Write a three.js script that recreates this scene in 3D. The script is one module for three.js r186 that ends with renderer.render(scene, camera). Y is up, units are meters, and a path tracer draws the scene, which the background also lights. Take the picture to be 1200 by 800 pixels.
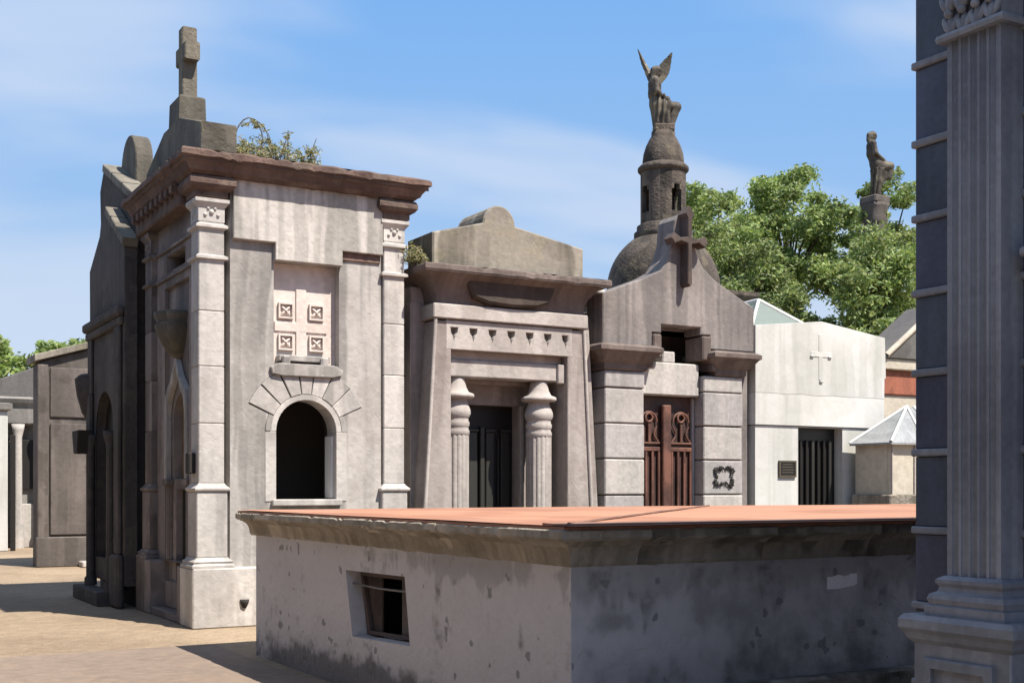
import * as THREE from 'three';
import { mergeGeometries } from 'three/addons/utils/BufferGeometryUtils.js';
import { MarchingCubes } from 'three/addons/objects/MarchingCubes.js';

// ------------------------------------------------------------------ camera, sky, sun, exposure
const scene = new THREE.Scene();
const camera = new THREE.PerspectiveCamera(2 * Math.atan(400 / 1436) * 180 / Math.PI, 1024 / 682, 0.1, 2000);
camera.position.set(0, 1.6, 0);
camera.rotation.set(0, -Math.PI / 6, 0);           // level camera, alley axis (-z) is 30 degrees to the left
camera.setViewOffset(1200, 800, 0, -173, 1200, 800); // shifted lens: horizon low in the frame, verticals upright
camera.updateMatrixWorld(); camera.updateProjectionMatrix();
scene.add(camera);

const renderer = new THREE.WebGLRenderer({ antialias: true });
renderer.setSize(1024, 682);
renderer.toneMapping = THREE.LinearToneMapping;
renderer.toneMappingExposure = 1.75;
renderer.shadowMap.enabled = true;

const SUN = new THREE.Vector3(0.26, 1, 0.62).normalize();
const sun = new THREE.DirectionalLight(0xfff5e8, 5);
sun.position.copy(SUN).multiplyScalar(60).add(new THREE.Vector3(8, 0, -14));
sun.target.position.set(8, 0, -14);
sun.castShadow = true; sun.shadow.mapSize.set(4096, 4096);
Object.assign(sun.shadow.camera, { left: -40, right: 40, top: 40, bottom: -40, near: 1, far: 160 });
scene.add(sun, sun.target);

// ------------------------------------------------------------------ noise
function rng(seed) { let s = seed >>> 0 || 1; return () => { s = (s + 0x6D2B79F5) >>> 0; let t = s; t = Math.imul(t ^ (t >>> 15), t | 1); t ^= t + Math.imul(t ^ (t >>> 7), t | 61); return ((t ^ (t >>> 14)) >>> 0) / 4294967296; }; }
function hash(x, y, s) { let h = Math.imul(x, 374761393) ^ Math.imul(y, 668265263) ^ Math.imul(s, 2147483647 - 1013); h = Math.imul(h ^ (h >>> 13), 1274126177); h = Math.imul(h ^ (h >>> 15), 2246822519); return ((h ^ (h >>> 16)) >>> 0) / 4294967296; }
const sm = (t) => t * t * (3 - 2 * t);
const lattices = new Map();
function lattice(px, py, s) { const k = (s * 8192 + px) * 8192 + py; let t = lattices.get(k); if (!t) { t = new Float32Array(px * py); for (let y = 0; y < py; y++) for (let x = 0; x < px; x++) t[y * px + x] = hash(x, y, s); lattices.set(k, t); } return t; }
function noiseF(fx, fy, oct, s) {                 // sampler of periodic fractal noise
  const L = []; let a = 0.5, t = 0; for (let i = 0; i < oct; i++) { L.push([fx, fy, a, lattice(fx, fy, s + i * 17)]); t += a; a *= 0.5; fx *= 2; fy *= 2; } 
  for (const l of L) l[2] /= t;
  return (u, v) => { let r = 0;
    for (let k = 0; k < oct; k++) { const l = L[k], px = l[0], py = l[1], T = l[3], x = u * px, y = v * py, xi = Math.floor(x), yi = Math.floor(y), gx = x - xi, gy = y - yi, wx = gx * gx * (3 - 2 * gx), wy = gy * gy * (3 - 2 * gy);
      let x0 = xi % px; if (x0 < 0) x0 += px; let y0 = yi % py; if (y0 < 0) y0 += py;
      const x1 = x0 + 1 === px ? 0 : x0 + 1, y1 = (y0 + 1 === py ? 0 : y0 + 1) * px; y0 *= px;
      const A = T[y0 + x0], B = T[y0 + x1], C = T[y1 + x0]; r += l[2] * (A + (B - A) * wx + (C - A) * wy + (A - B - C + T[y1 + x1]) * wx * wy); }
    return r; };
}
const samplers = new Map();
function fbm(u, v, fx, fy, oct, s) { const k = ((s * 512 + fx) * 512 + fy) * 8 + oct; let f = samplers.get(k); if (!f) samplers.set(k, f = noiseF(fx, fy, oct, s)); return f(u, v); }
const clamp = (x, a = 0, b = 1) => Math.min(b, Math.max(a, x));
const step = (a, b, x) => sm(clamp((x - a) / (b - a)));
const lerp = (a, b, t) => a + (b - a) * t;
const srgb = (c) => Math.round(255 * clamp(c <= 0.0031308 ? 12.92 * c : 1.055 * Math.pow(c, 1 / 2.4) - 0.055));

// ------------------------------------------------------------------ sky (air and thin clouds only)
{
  const W = 2048, H = 1024, data = new Float32Array(W * H * 4);
  const K = 0.92 / 1.75;
  for (let j = 0; j < H; j++) {
    const el = (j + 0.5) / H * Math.PI - Math.PI / 2, y = Math.sin(el), ce = Math.cos(el);
    for (let i = 0; i < W; i++) {
      const az = (i + 0.5) / W * 2 * Math.PI - Math.PI, dx = ce * Math.cos(az), dz = ce * Math.sin(az);
      const t = clamp(y / 0.42), g = Math.pow(t, 0.75);
      let r = lerp(0.60, 0.20, g), gg = lerp(0.78, 0.475, g), b = lerp(0.95, 0.96, g);
      const z = clamp((y - 0.42) / 0.58); r = lerp(r, 0.065, z); gg = lerp(gg, 0.165, z); b = lerp(b, 0.46, z);
      if (y > -0.02) {
        const k = 1 / (Math.max(y, 0) + 0.22), cu = dx * k, cv = dz * k;
        const w = fbm(cu * 0.031 + 0.3, cv * 0.031 + 0.6, 32, 32, 3, 71) - 0.5;
        const n = fbm((cu * 0.87 + cv * 0.5) * 0.03 + 0.5 + w * 0.04, (cv * 0.87 - cu * 0.5) * 0.085 + 0.5 + w * 0.06, 32, 32, 5, 5);
        const c = step(0.30, 0.66, n) * 0.6 * step(-0.02, 0.06, y);
        r = lerp(r, 0.78, c); gg = lerp(gg, 0.86, c); b = lerp(b, 1.0, c);
      } else { const q = clamp(-y * 4); r = lerp(r, 0.3, q); gg = lerp(gg, 0.28, q); b = lerp(b, 0.26, q); }
      const o = (j * W + i) * 4; data[o] = r * K; data[o + 1] = gg * K; data[o + 2] = b * K; data[o + 3] = 1;
    }
  }
  const sky = new THREE.DataTexture(data, W, H, THREE.RGBAFormat, THREE.FloatType);
  sky.mapping = THREE.EquirectangularReflectionMapping; sky.magFilter = sky.minFilter = THREE.LinearFilter;
  sky.colorSpace = THREE.LinearSRGBColorSpace; sky.needsUpdate = true;
  scene.background = sky; scene.environment = sky;
}

// ------------------------------------------------------------------ procedural materials
function texture(W, H, tile, fn, colour) {
  const d = new Uint8Array(W * H * 4), o = [0, 0, 0];
  for (let j = 0; j < H; j++) for (let i = 0; i < W; i++) {
    fn(i / W, j / H, o); const k = (j * W + i) * 4;
    for (let c = 0; c < 3; c++) d[k + c] = colour ? srgb(o[c]) : Math.round(255 * clamp(o[c]));
    d[k + 3] = 255;
  }
  const t = new THREE.DataTexture(d, W, H); t.wrapS = t.wrapT = THREE.RepeatWrapping;
  t.magFilter = THREE.LinearFilter; t.minFilter = THREE.LinearMipmapLinearFilter; t.generateMipmaps = true;
  if (colour) t.colorSpace = THREE.SRGBColorSpace;
  t.repeat.set(1 / tile, 1 / tile); t.needsUpdate = true; return t;
}
const grainBump = texture(512, 512, 1.7, (u, v, o) => { const n = 0.75 * fbm(u, v, 48, 48, 3, 9) + 0.25 * fbm(u, v, 9, 9, 3, 3); o[0] = o[1] = o[2] = n - 0.3 * step(0.68, 0.76, fbm(u, v, 30, 30, 3, 44)); });
// weathered mineral surface: two tones, vertical run-off streaks, blotches with an outline, fine speckle
function stone(p) {
  const { a, b, streak = 0.4, sc = [0.5, 0.5, 0.5], blotch = 0.3, bc = [0.35, 0.33, 0.3], blotchAt = 0.58, lichen = 0, lc = [0.5, 0.45, 0.2], tile = 4, size = 384, seed = 1, rough = 0.92, bump = 0.004, grain = 0.14, gain = 0.8 } = p;
  const nm = noiseF(3, 3, 4, seed), nw = noiseF(6, 6, 2, seed + 31), n1 = noiseF(16, 1, 3, seed + 3), n2 = noiseF(48, 2, 2, seed + 5), ng = noiseF(4, 3, 2, seed + 8), nq = noiseF(7, 7, 4, seed + 11), nl = noiseF(16, 16, 3, seed + 21), nf = noiseF(64, 64, 2, seed + 40), nc = noiseF(2, 2, 2, seed + 50);
  const map = texture(size, size, tile, (u, v, o) => {
    const m = step(0.3, 0.7, nm(u, v)), w = nw(u, v) * 0.04;
    const s = streak ? clamp((0.85 * step(0.42, 0.66, n1(u + w, v)) + 0.6 * step(0.46, 0.7, n2(u + w * 0.5, v))) * step(0.1, 0.5, ng(u, v))) * streak : 0;
    const q = step(blotchAt, blotchAt + 0.09, nq(u, v)) * blotch, l = lichen ? step(0.6, 0.68, nl(u, v)) * lichen : 0;
    const g = gain * (1 + grain * (2 * nf(u, v) - 1) + 0.2 * (nc(u, v) - 0.5));
    for (let c = 0; c < 3; c++) { const x = lerp(a[c], b[c], m) * lerp(1, sc[c], s) * lerp(1, bc[c], q); o[c] = lerp(x, lc[c], l) * g; }
  }, true);
  return new THREE.MeshStandardMaterial({ map, roughness: rough, bumpMap: grainBump, bumpScale: bump, side: THREE.DoubleSide });
}
const plain = (r, g, b, roughness = 0.8, metalness = 0) => { const m = new THREE.MeshStandardMaterial({ roughness, metalness, side: THREE.DoubleSide }); m.color.setRGB(r, g, b); return m; };
const M = {};
M.pale = stone({ a: [0.54, 0.515, 0.485], b: [0.45, 0.43, 0.408], gain: 0.9, streak: 0.75, sc: [0.66, 0.66, 0.67], blotch: 0.25, bc: [0.72, 0.68, 0.66], seed: 1 });
M.paleTwo = stone({ a: [0.52, 0.492, 0.465], b: [0.42, 0.40, 0.38], gain: 0.88, streak: 0.95, sc: [0.55, 0.56, 0.56], blotch: 0.3, bc: [0.7, 0.66, 0.64], seed: 101 });
M.panel = stone({ a: [0.64, 0.575, 0.53], b: [0.58, 0.51, 0.47], gain: 0.95, streak: 0.2, sc: [0.75, 0.68, 0.62], blotch: 0.2, bc: [0.8, 0.7, 0.62], seed: 33 });
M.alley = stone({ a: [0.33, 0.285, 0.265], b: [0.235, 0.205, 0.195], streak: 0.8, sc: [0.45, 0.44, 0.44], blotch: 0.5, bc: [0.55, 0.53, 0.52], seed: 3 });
M.nicheGlow = stone({ a: [0.30, 0.21, 0.11], b: [0.19, 0.135, 0.08], streak: 0.6, blotch: 0.4, seed: 5, tile: 2 });  // yellow-brown bounce light inside the niche, put into its colour
M.streaked = stone({ a: [0.55, 0.52, 0.485], b: [0.48, 0.455, 0.43], gain: 0.88, streak: 1, sc: [0.6, 0.61, 0.6], blotch: 0.2, bc: [0.75, 0.72, 0.7], seed: 102, tile: 3 });
M.cornice = stone({ a: [0.20, 0.128, 0.104], b: [0.125, 0.085, 0.072], streak: 0.5, sc: [0.5, 0.5, 0.5], blotch: 0.5, bc: [0.5, 0.5, 0.52], lichen: 0.25, lc: [0.25, 0.21, 0.16], seed: 7, bump: 0.012 });
M.attic = stone({ a: [0.185, 0.165, 0.13], b: [0.12, 0.108, 0.09], streak: 0.6, sc: [0.5, 0.5, 0.5], blotch: 0.5, bc: [0.55, 0.55, 0.52], lichen: 0.2, lc: [0.3, 0.27, 0.14], seed: 13, bump: 0.01 });
M.rose = stone({ a: [0.41, 0.37, 0.345], b: [0.335, 0.30, 0.28], streak: 0.8, sc: [0.66, 0.64, 0.64], blotch: 0.3, bc: [0.7, 0.64, 0.62], seed: 17 });
M.roseLight = stone({ gain: 0.9, a: [0.49, 0.455, 0.425], b: [0.42, 0.39, 0.365], streak: 0.6, sc: [0.7, 0.68, 0.68], blotch: 0.2, bc: [0.75, 0.7, 0.68], seed: 19 });
M.roofStone = stone({ a: [0.35, 0.315, 0.26], b: [0.27, 0.245, 0.205], streak: 1, sc: [0.5, 0.5, 0.48], blotch: 0.35, bc: [0.6, 0.6, 0.58], lichen: 0.22, lc: [0.36, 0.32, 0.2], seed: 23, tile: 3 });
M.shadedStone = stone({ a: [0.235, 0.19, 0.168], b: [0.158, 0.128, 0.115], streak: 0.6, sc: [0.5, 0.48, 0.48], blotch: 0.5, bc: [0.5, 0.48, 0.48], seed: 25, tile: 3 });  // dark tone: shade of cornice hollow and door recess put into the colour
M.darkBrown = stone({ a: [0.11, 0.085, 0.07], b: [0.07, 0.055, 0.046], streak: 0.4, blotch: 0.4, seed: 27 });  // dark brown for the raised shape in the cornice hollow
M.grey = stone({ a: [0.31, 0.28, 0.265], b: [0.23, 0.208, 0.198], streak: 1, sc: [0.62, 0.62, 0.63], blotch: 0.25, bc: [0.65, 0.63, 0.62], seed: 41, tile: 3 });
M.greyDark = stone({ a: [0.18, 0.135, 0.12], b: [0.12, 0.09, 0.08], streak: 0.5, blotch: 0.5, seed: 47 });
M.ashlar = stone({ gain: 0.92, a: [0.47, 0.44, 0.415], b: [0.385, 0.365, 0.35], streak: 0.5, sc: [0.7, 0.76, 0.74], blotch: 0.25, bc: [0.75, 0.75, 0.74], seed: 53, tile: 3 });
M.ashlarTwo = stone({ gain: 0.92, a: [0.42, 0.395, 0.385], b: [0.35, 0.33, 0.325], streak: 0.6, sc: [0.68, 0.72, 0.71], blotch: 0.3, bc: [0.7, 0.7, 0.7], seed: 59, tile: 3 });
M.white = stone({ a: [0.70, 0.71, 0.69], b: [0.62, 0.63, 0.61], gain: 0.77, streak: 0.8, sc: [0.78, 0.79, 0.76], blotch: 0.35, bc: [0.84, 0.84, 0.80], seed: 61, grain: 0.05, bump: 0.0015 });
M.gothic = stone({ a: [0.11, 0.096, 0.09], b: [0.066, 0.058, 0.054], streak: 0.5, blotch: 0.5, bc: [0.5, 0.5, 0.5], lichen: 0.15, lc: [0.2, 0.18, 0.14], seed: 67, bump: 0.012 });
M.gothicLight = stone({ a: [0.29, 0.27, 0.22], b: [0.2, 0.182, 0.15], streak: 0.5, blotch: 0.5, bc: [0.5, 0.5, 0.5], seed: 68 });
M.tower = stone({ a: [0.15, 0.122, 0.098], b: [0.068, 0.056, 0.047], streak: 0.6, blotch: 0.7, bc: [0.42, 0.42, 0.42], blotchAt: 0.52, lichen: 0.2, lc: [0.26, 0.23, 0.14], seed: 71, tile: 3, bump: 0.02 });
M.bronze = plain(0.10, 0.085, 0.06, 0.55, 0.35);
M.bronzePale = stone({ a: [0.22, 0.195, 0.14], b: [0.075, 0.062, 0.05], streak: 0.5, blotch: 0.6, blotchAt: 0.5, seed: 73, tile: 1.2, rough: 0.7 });
M.iron = plain(0.022, 0.021, 0.02, 0.5, 0.4);
M.greenIron = plain(0.042, 0.042, 0.038, 0.45, 0.3);
M.rust = stone({ a: [0.205, 0.088, 0.058], b: [0.12, 0.052, 0.037], streak: 0.5, blotch: 0.5, seed: 79, tile: 1, rough: 0.6, bump: 0.002 });
M.rustDark = stone({ a: [0.09, 0.04, 0.03], b: [0.055, 0.028, 0.022], streak: 0.4, blotch: 0.4, seed: 80, tile: 1, rough: 0.6 });
M.dark = plain(0.025, 0.022, 0.02, 0.9);
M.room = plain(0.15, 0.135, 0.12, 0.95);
M.plaster = stone({ a: [0.56, 0.535, 0.53], b: [0.49, 0.465, 0.46], streak: 0.25, sc: [0.75, 0.72, 0.7], blotch: 0.15, bc: [0.7, 0.68, 0.66], seed: 83, tile: 4, size: 768, grain: 0.08 });
M.mossLight = stone({ a: [0.60, 0.54, 0.445], b: [0.42, 0.375, 0.305], streak: 0.6, sc: [0.6, 0.6, 0.56], blotch: 0.6, bc: [0.5, 0.5, 0.46], blotchAt: 0.54, lichen: 0.3, lc: [0.42, 0.39, 0.32], seed: 88, tile: 2.5, size: 768, bump: 0.012 });
M.moss = stone({ a: [0.43, 0.39, 0.325], b: [0.28, 0.25, 0.21], streak: 0.6, sc: [0.45, 0.45, 0.4], blotch: 0.7, bc: [0.35, 0.36, 0.32], blotchAt: 0.5, lichen: 0.3, lc: [0.36, 0.33, 0.26], seed: 89, tile: 2.5, size: 768, bump: 0.014 });
M.terracotta = stone({ gain: 0.9, a: [0.45, 0.225, 0.14], b: [0.37, 0.18, 0.115], streak: 0, blotch: 0.6, bc: [0.7, 0.64, 0.62], blotchAt: 0.5, lichen: 0.25, lc: [0.36, 0.24, 0.18], seed: 97, tile: 9, size: 768, grain: 0.1, bump: 0.004 });
M.seam = stone({ a: [0.27, 0.15, 0.11], b: [0.2, 0.11, 0.085], streak: 0, blotch: 0.4, seed: 98, tile: 1 });
M.terracottaDull = stone({ a: [0.36, 0.2, 0.14], b: [0.26, 0.15, 0.11], streak: 0, blotch: 0.6, bc: [0.6, 0.58, 0.56], blotchAt: 0.48, lichen: 0.3, lc: [0.3, 0.25, 0.2], seed: 99, tile: 2 });
M.marble = stone({ a: [0.34, 0.37, 0.425], b: [0.27, 0.295, 0.345], streak: 0.7, sc: [0.7, 0.71, 0.72], blotch: 0.35, bc: [0.8, 0.8, 0.82], seed: 103, tile: 1.5, rough: 0.55, bump: 0.002 });
M.marbleDark = stone({ a: [0.105, 0.13, 0.21], b: [0.074, 0.092, 0.155], streak: 0.3, blotch: 0.4, bc: [0.7, 0.7, 0.75], seed: 107, tile: 1.2, rough: 0.35, bump: 0.001 });
M.marbleDarkTwo = stone({ a: [0.09, 0.122, 0.18], b: [0.063, 0.086, 0.135], streak: 0.3, blotch: 0.4, bc: [0.7, 0.7, 0.75], seed: 109, tile: 1.2, rough: 0.4, bump: 0.001 });
M.farStone = stone({ a: [0.20, 0.172, 0.157], b: [0.135, 0.118, 0.108], streak: 0.5, blotch: 0.4, seed: 113 });
M.farGrey = stone({ a: [0.30, 0.29, 0.27], b: [0.22, 0.21, 0.20], streak: 0.4, blotch: 0.5, seed: 127 });
M.brick = stone({ a: [0.36, 0.125, 0.075], b: [0.28, 0.10, 0.065], streak: 0.2, blotch: 0.4, seed: 131, tile: 2 });
M.slate = stone({ a: [0.16, 0.155, 0.15], b: [0.12, 0.115, 0.115], streak: 0.3, blotch: 0.4, seed: 137 });
M.metalRoof = stone({ a: [0.36, 0.38, 0.39], b: [0.30, 0.32, 0.33], streak: 0.3, blotch: 0.2, seed: 139, rough: 0.4, tile: 2 });
M.paint = plain(0.72, 0.73, 0.72, 0.5);
M.cream = stone({ a: [0.62, 0.57, 0.48], b: [0.54, 0.50, 0.42], streak: 0.3, sc: [0.8, 0.78, 0.72], blotch: 0.2, seed: 149 });
M.dirt = stone({ a: [0.37, 0.285, 0.195], b: [0.31, 0.235, 0.16], streak: 0, blotch: 0.25, bc: [0.8, 0.76, 0.7], lichen: 0.15, lc: [0.42, 0.33, 0.23], seed: 151, tile: 6, size: 768, grain: 0.16, bump: 0.02 });
M.paving = stone({ a: [0.27, 0.21, 0.165], b: [0.225, 0.175, 0.14], streak: 0, blotch: 0.3, bc: [0.8, 0.78, 0.75], lichen: 0.12, lc: [0.34, 0.26, 0.19], seed: 157, tile: 5, size: 768, grain: 0.16, bump: 0.008 });
M.bark = stone({ a: [0.13, 0.10, 0.075], b: [0.085, 0.065, 0.05], streak: 0.5, blotch: 0.4, seed: 163, tile: 1.5, bump: 0.03 });
M.leaf = new THREE.MeshPhysicalMaterial({ vertexColors: true, roughness: 0.85, transmission: 0.5, thickness: 0, side: THREE.DoubleSide });
M.glass = new THREE.MeshPhysicalMaterial({ transmission: 0.75, thickness: 0, roughness: 0.25, side: THREE.DoubleSide }); M.glass.color.setRGB(0.62, 0.72, 0.70);

// ------------------------------------------------------------------ object helpers
const taken = {};
const numbered = (n) => { const k = taken[n] = (taken[n] ?? -1) + 1; return k ? `${n}_${String(k).padStart(3, '0')}` : n; };
let uvSeed = rng(4242);
function boxUV(geo, ox = 0, oy = 0) {
  const g = geo.index ? geo.toNonIndexed() : geo, p = g.attributes.position, uv = new Float32Array(p.count * 2);
  const A = new THREE.Vector3(), B = new THREE.Vector3(), C = new THREE.Vector3();
  for (let i = 0; i < p.count; i += 3) {
    A.fromBufferAttribute(p, i); B.fromBufferAttribute(p, i + 1); C.fromBufferAttribute(p, i + 2);
    const n = B.clone().sub(A).cross(C.clone().sub(A)), ax = Math.abs(n.x), ay = Math.abs(n.y), az = Math.abs(n.z);
    [A, B, C].forEach((q, k) => {
      const [s, t] = ay > ax && ay > az ? [q.x, q.z] : ax > az ? [q.z, q.y] : [q.x, q.y];
      uv[(i + k) * 2] = s + ox; uv[(i + k) * 2 + 1] = t + oy;
    });
  }
  g.setAttribute('uv', new THREE.BufferAttribute(uv, 2));
  return g;
}
function clean(g) { for (const k of Object.keys(g.attributes)) if (!['position', 'normal', 'uv', 'color'].includes(k)) g.deleteAttribute(k); if (!g.attributes.normal) g.computeVertexNormals(); return g; }
const baseOf = new Map();
function thing(name, label, category, [x, y, z], group) {
  const o = new THREE.Group(); o.name = numbered(name); o.position.set(x, y, z);
  o.userData = { label, category }; if (group) o.userData.group = group;
  baseOf.set(o, new THREE.Vector3(x, y, z)); scene.add(o); return o;
}
function part(name, geos, mat, parent, label) {   // geometries are given in world metres
  const list = (Array.isArray(geos) ? geos : [geos]).map((g) => clean(boxUV(g, uvSeed() * 3, uvSeed() * 3)));
  const g = list.length > 1 ? mergeGeometries(list) : list[0];
  const b = baseOf.get(parent) ?? new THREE.Vector3(); g.translate(-b.x, -b.y, -b.z);
  const m = new THREE.Mesh(g, mat); m.name = name; m.castShadow = m.receiveShadow = true; baseOf.set(m, b);
  if (label) m.userData.label = label;
  parent.add(m); return m;
}
function structure(name, geos, mat) { const m = part(name, geos, mat, scene); m.userData.kind = 'structure'; return m; }

// chamfered box
function cb(x0, x1, y0, y1, z0, z1, c = 0.008) {
  if (x0 > x1) [x0, x1] = [x1, x0]; if (y0 > y1) [y0, y1] = [y1, y0]; if (z0 > z1) [z0, z1] = [z1, z0];
  c = Math.min(c, (x1 - x0) / 3, (y1 - y0) / 3, (z1 - z0) / 3);
  const lo = [x0, y0, z0], hi = [x1, y1, z1], ctr = [(x0 + x1) / 2, (y0 + y1) / 2, (z0 + z1) / 2], out = [];
  const P = (s, ax) => [0, 1, 2].map((i) => s[i] ? hi[i] - (i === ax ? 0 : c) : lo[i] + (i === ax ? 0 : c));
  const tri = (a, b, d) => {
    const n = new THREE.Vector3(...b).sub(new THREE.Vector3(...a)).cross(new THREE.Vector3(...d).sub(new THREE.Vector3(...a)));
    const m = new THREE.Vector3((a[0] + b[0] + d[0]) / 3 - ctr[0], (a[1] + b[1] + d[1]) / 3 - ctr[1], (a[2] + b[2] + d[2]) / 3 - ctr[2]);
    out.push(...a, ...(n.dot(m) > 0 ? [...b, ...d] : [...d, ...b]));
  };
  const quad = (a, b, d, e) => { tri(a, b, d); tri(a, d, e); };
  for (let ax = 0; ax < 3; ax++) { const [i, j] = [0, 1, 2].filter((k) => k !== ax);
    for (const s of [0, 1]) { const f = (p, q) => { const t = [0, 0, 0]; t[ax] = s; t[i] = p; t[j] = q; return P(t, ax); }; quad(f(0, 0), f(1, 0), f(1, 1), f(0, 1)); }
    for (const p of [0, 1]) for (const q of [0, 1]) { const f = (s, w) => { const t = [0, 0, 0]; t[ax] = s; t[i] = p; t[j] = q; return P(t, w); }; quad(f(0, i), f(1, i), f(1, j), f(0, j)); } }
  for (let k = 0; k < 8; k++) { const s = [k & 1, (k >> 1) & 1, k >> 2]; tri(P(s, 0), P(s, 1), P(s, 2)); }
  const g = new THREE.BufferGeometry(); g.setAttribute('position', new THREE.Float32BufferAttribute(out, 3)); g.computeVertexNormals(); return g;
}
// polygon extruded along an axis; points are (x,y) for z, (z,y) for x, (x,z) for y
function ext(pts, axis, a, b, holes = [], bevel = 0, steps = 1) {
  if (a > b) [a, b] = [b, a];
  const f = axis === 'z' ? ([p, q]) => new THREE.Vector2(p, q) : axis === 'x' ? ([p, q]) => new THREE.Vector2(-p, q) : ([p, q]) => new THREE.Vector2(p, -q);
  const s = new THREE.Shape(pts.map(f)); for (const h of holes) s.holes.push(new THREE.Path(h.map(f)));
  const g = new THREE.ExtrudeGeometry(s, { depth: b - a - 2 * bevel, bevelEnabled: bevel > 0, bevelSize: bevel, bevelOffset: -bevel, bevelThickness: bevel, bevelSegments: 1, steps });
  g.translate(0, 0, a + bevel);
  if (axis === 'x') g.rotateY(Math.PI / 2); if (axis === 'y') g.rotateX(-Math.PI / 2);
  return g;
}
const rect = (x0, x1, y0, y1) => [[x0, y0], [x1, y0], [x1, y1], [x0, y1]];
function arch(x0, x1, y0, spring, n = 14) { const c = (x0 + x1) / 2, r = (x1 - x0) / 2, p = [[x0, y0], [x1, y0]]; for (let i = 0; i <= n; i++) { const t = Math.PI * i / n; p.push([c + r * Math.cos(t), spring + r * Math.sin(t)]); } return p; }
// mouldings round a rectangular footprint: profile of [offset, y] from bottom to top
function rings(x0, x1, z0, z1, prof, N = 1) {
  const out = [], R = prof.map(([o, y]) => [[x0 - o, y, z0 - o], [x1 + o, y, z0 - o], [x1 + o, y, z1 + o], [x0 - o, y, z1 + o]]);
  const quad = (a, b, c, d) => out.push(...a, ...b, ...c, ...a, ...c, ...d);
  const mix = (a, b, t) => [lerp(a[0], b[0], t), lerp(a[1], b[1], t), lerp(a[2], b[2], t)];
  for (let k = 0; k + 1 < R.length; k++) for (let i = 0; i < 4; i++) { const j = (i + 1) % 4; for (let n = 0; n < N; n++) { const t = n / N, u = (n + 1) / N; quad(mix(R[k][i], R[k][j], u), mix(R[k][i], R[k][j], t), mix(R[k + 1][i], R[k + 1][j], t), mix(R[k + 1][i], R[k + 1][j], u)); } }
  const B = R[0], T = R[R.length - 1]; quad(B[0], B[1], B[2], B[3]); quad(T[3], T[2], T[1], T[0]);
  const g = new THREE.BufferGeometry(); g.setAttribute('position', new THREE.Float32BufferAttribute(out, 3)); g.computeVertexNormals(); return g;
}
// worn stone: moves vertices by position (so that joined corners stay joined), with a few deeper chips
function worn(g, amp, chip = 0) {
  const p = g.attributes.position;
  for (let i = 0; i < p.count; i++) {
    const x = p.getX(i), y = p.getY(i), z = p.getZ(i);
    const a = Math.sin(17.3 * x + 2 * Math.sin(11.1 * y + 5.3 * z)), b = Math.sin(14.9 * z + 2 * Math.sin(9.7 * x + 4.1 * y)), c = Math.sin(31 * y + 2 * Math.sin(12.3 * x + 15.7 * z)), d = Math.sin(43 * x + 3 * Math.sin(37 * z + 29 * y));
    const k = chip && a * b + 0.5 * d > 0.95 ? chip : 0;
    p.setXYZ(i, x + amp * (0.6 * b + 0.4 * d) + k * 0.4, y + amp * (0.6 * c + 0.4 * a) - k, z + amp * (0.6 * a + 0.4 * c) - k * 0.4);
  }
  g.deleteAttribute('normal'); g.computeVertexNormals(); return g;
}
function lathe(prof, x, y, z, n = 24) { const g = new THREE.LatheGeometry(prof.map(([r, h]) => new THREE.Vector2(Math.max(r, 1e-4), h)), n); g.translate(x, y, z); return g; }
function tube(pts, r0, r1, rad = 6) {             // tapered tube through points
  const c = new THREE.CatmullRomCurve3(pts.map((p) => new THREE.Vector3(...p))), n = Math.max(4, pts.length * 3), g = new THREE.TubeGeometry(c, n, 1, rad);
  const p = g.attributes.position, nn = g.attributes.normal;
  for (let i = 0; i < p.count; i++) { const t = Math.floor(i / (rad + 1)) / n, r = lerp(r0, r1, t); p.setXYZ(i, p.getX(i) + nn.getX(i) * (r - 1), p.getY(i) + nn.getY(i) * (r - 1), p.getZ(i) + nn.getZ(i) * (r - 1)); }
  return g;
}
const cyl = (x, y0, y1, z, r, n = 8) => { const g = new THREE.CylinderGeometry(r, r, y1 - y0, n); g.translate(x, (y0 + y1) / 2, z); return g; };

// ------------------------------------------------------------------ ground
{
  const g = new THREE.PlaneGeometry(1600, 1600, 1, 1).rotateX(-Math.PI / 2); g.translate(0, 0, -200);
  structure('ground', g, M.dirt);
  // main alley paving in large cast slabs, stopping at the cross alley
  const pv = new THREE.PlaneGeometry(12.6, 26, 1, 1).rotateX(-Math.PI / 2); pv.translate(-2.65, 0.004, 0.5);
  structure('alley_paving', pv, M.paving);
}

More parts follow.
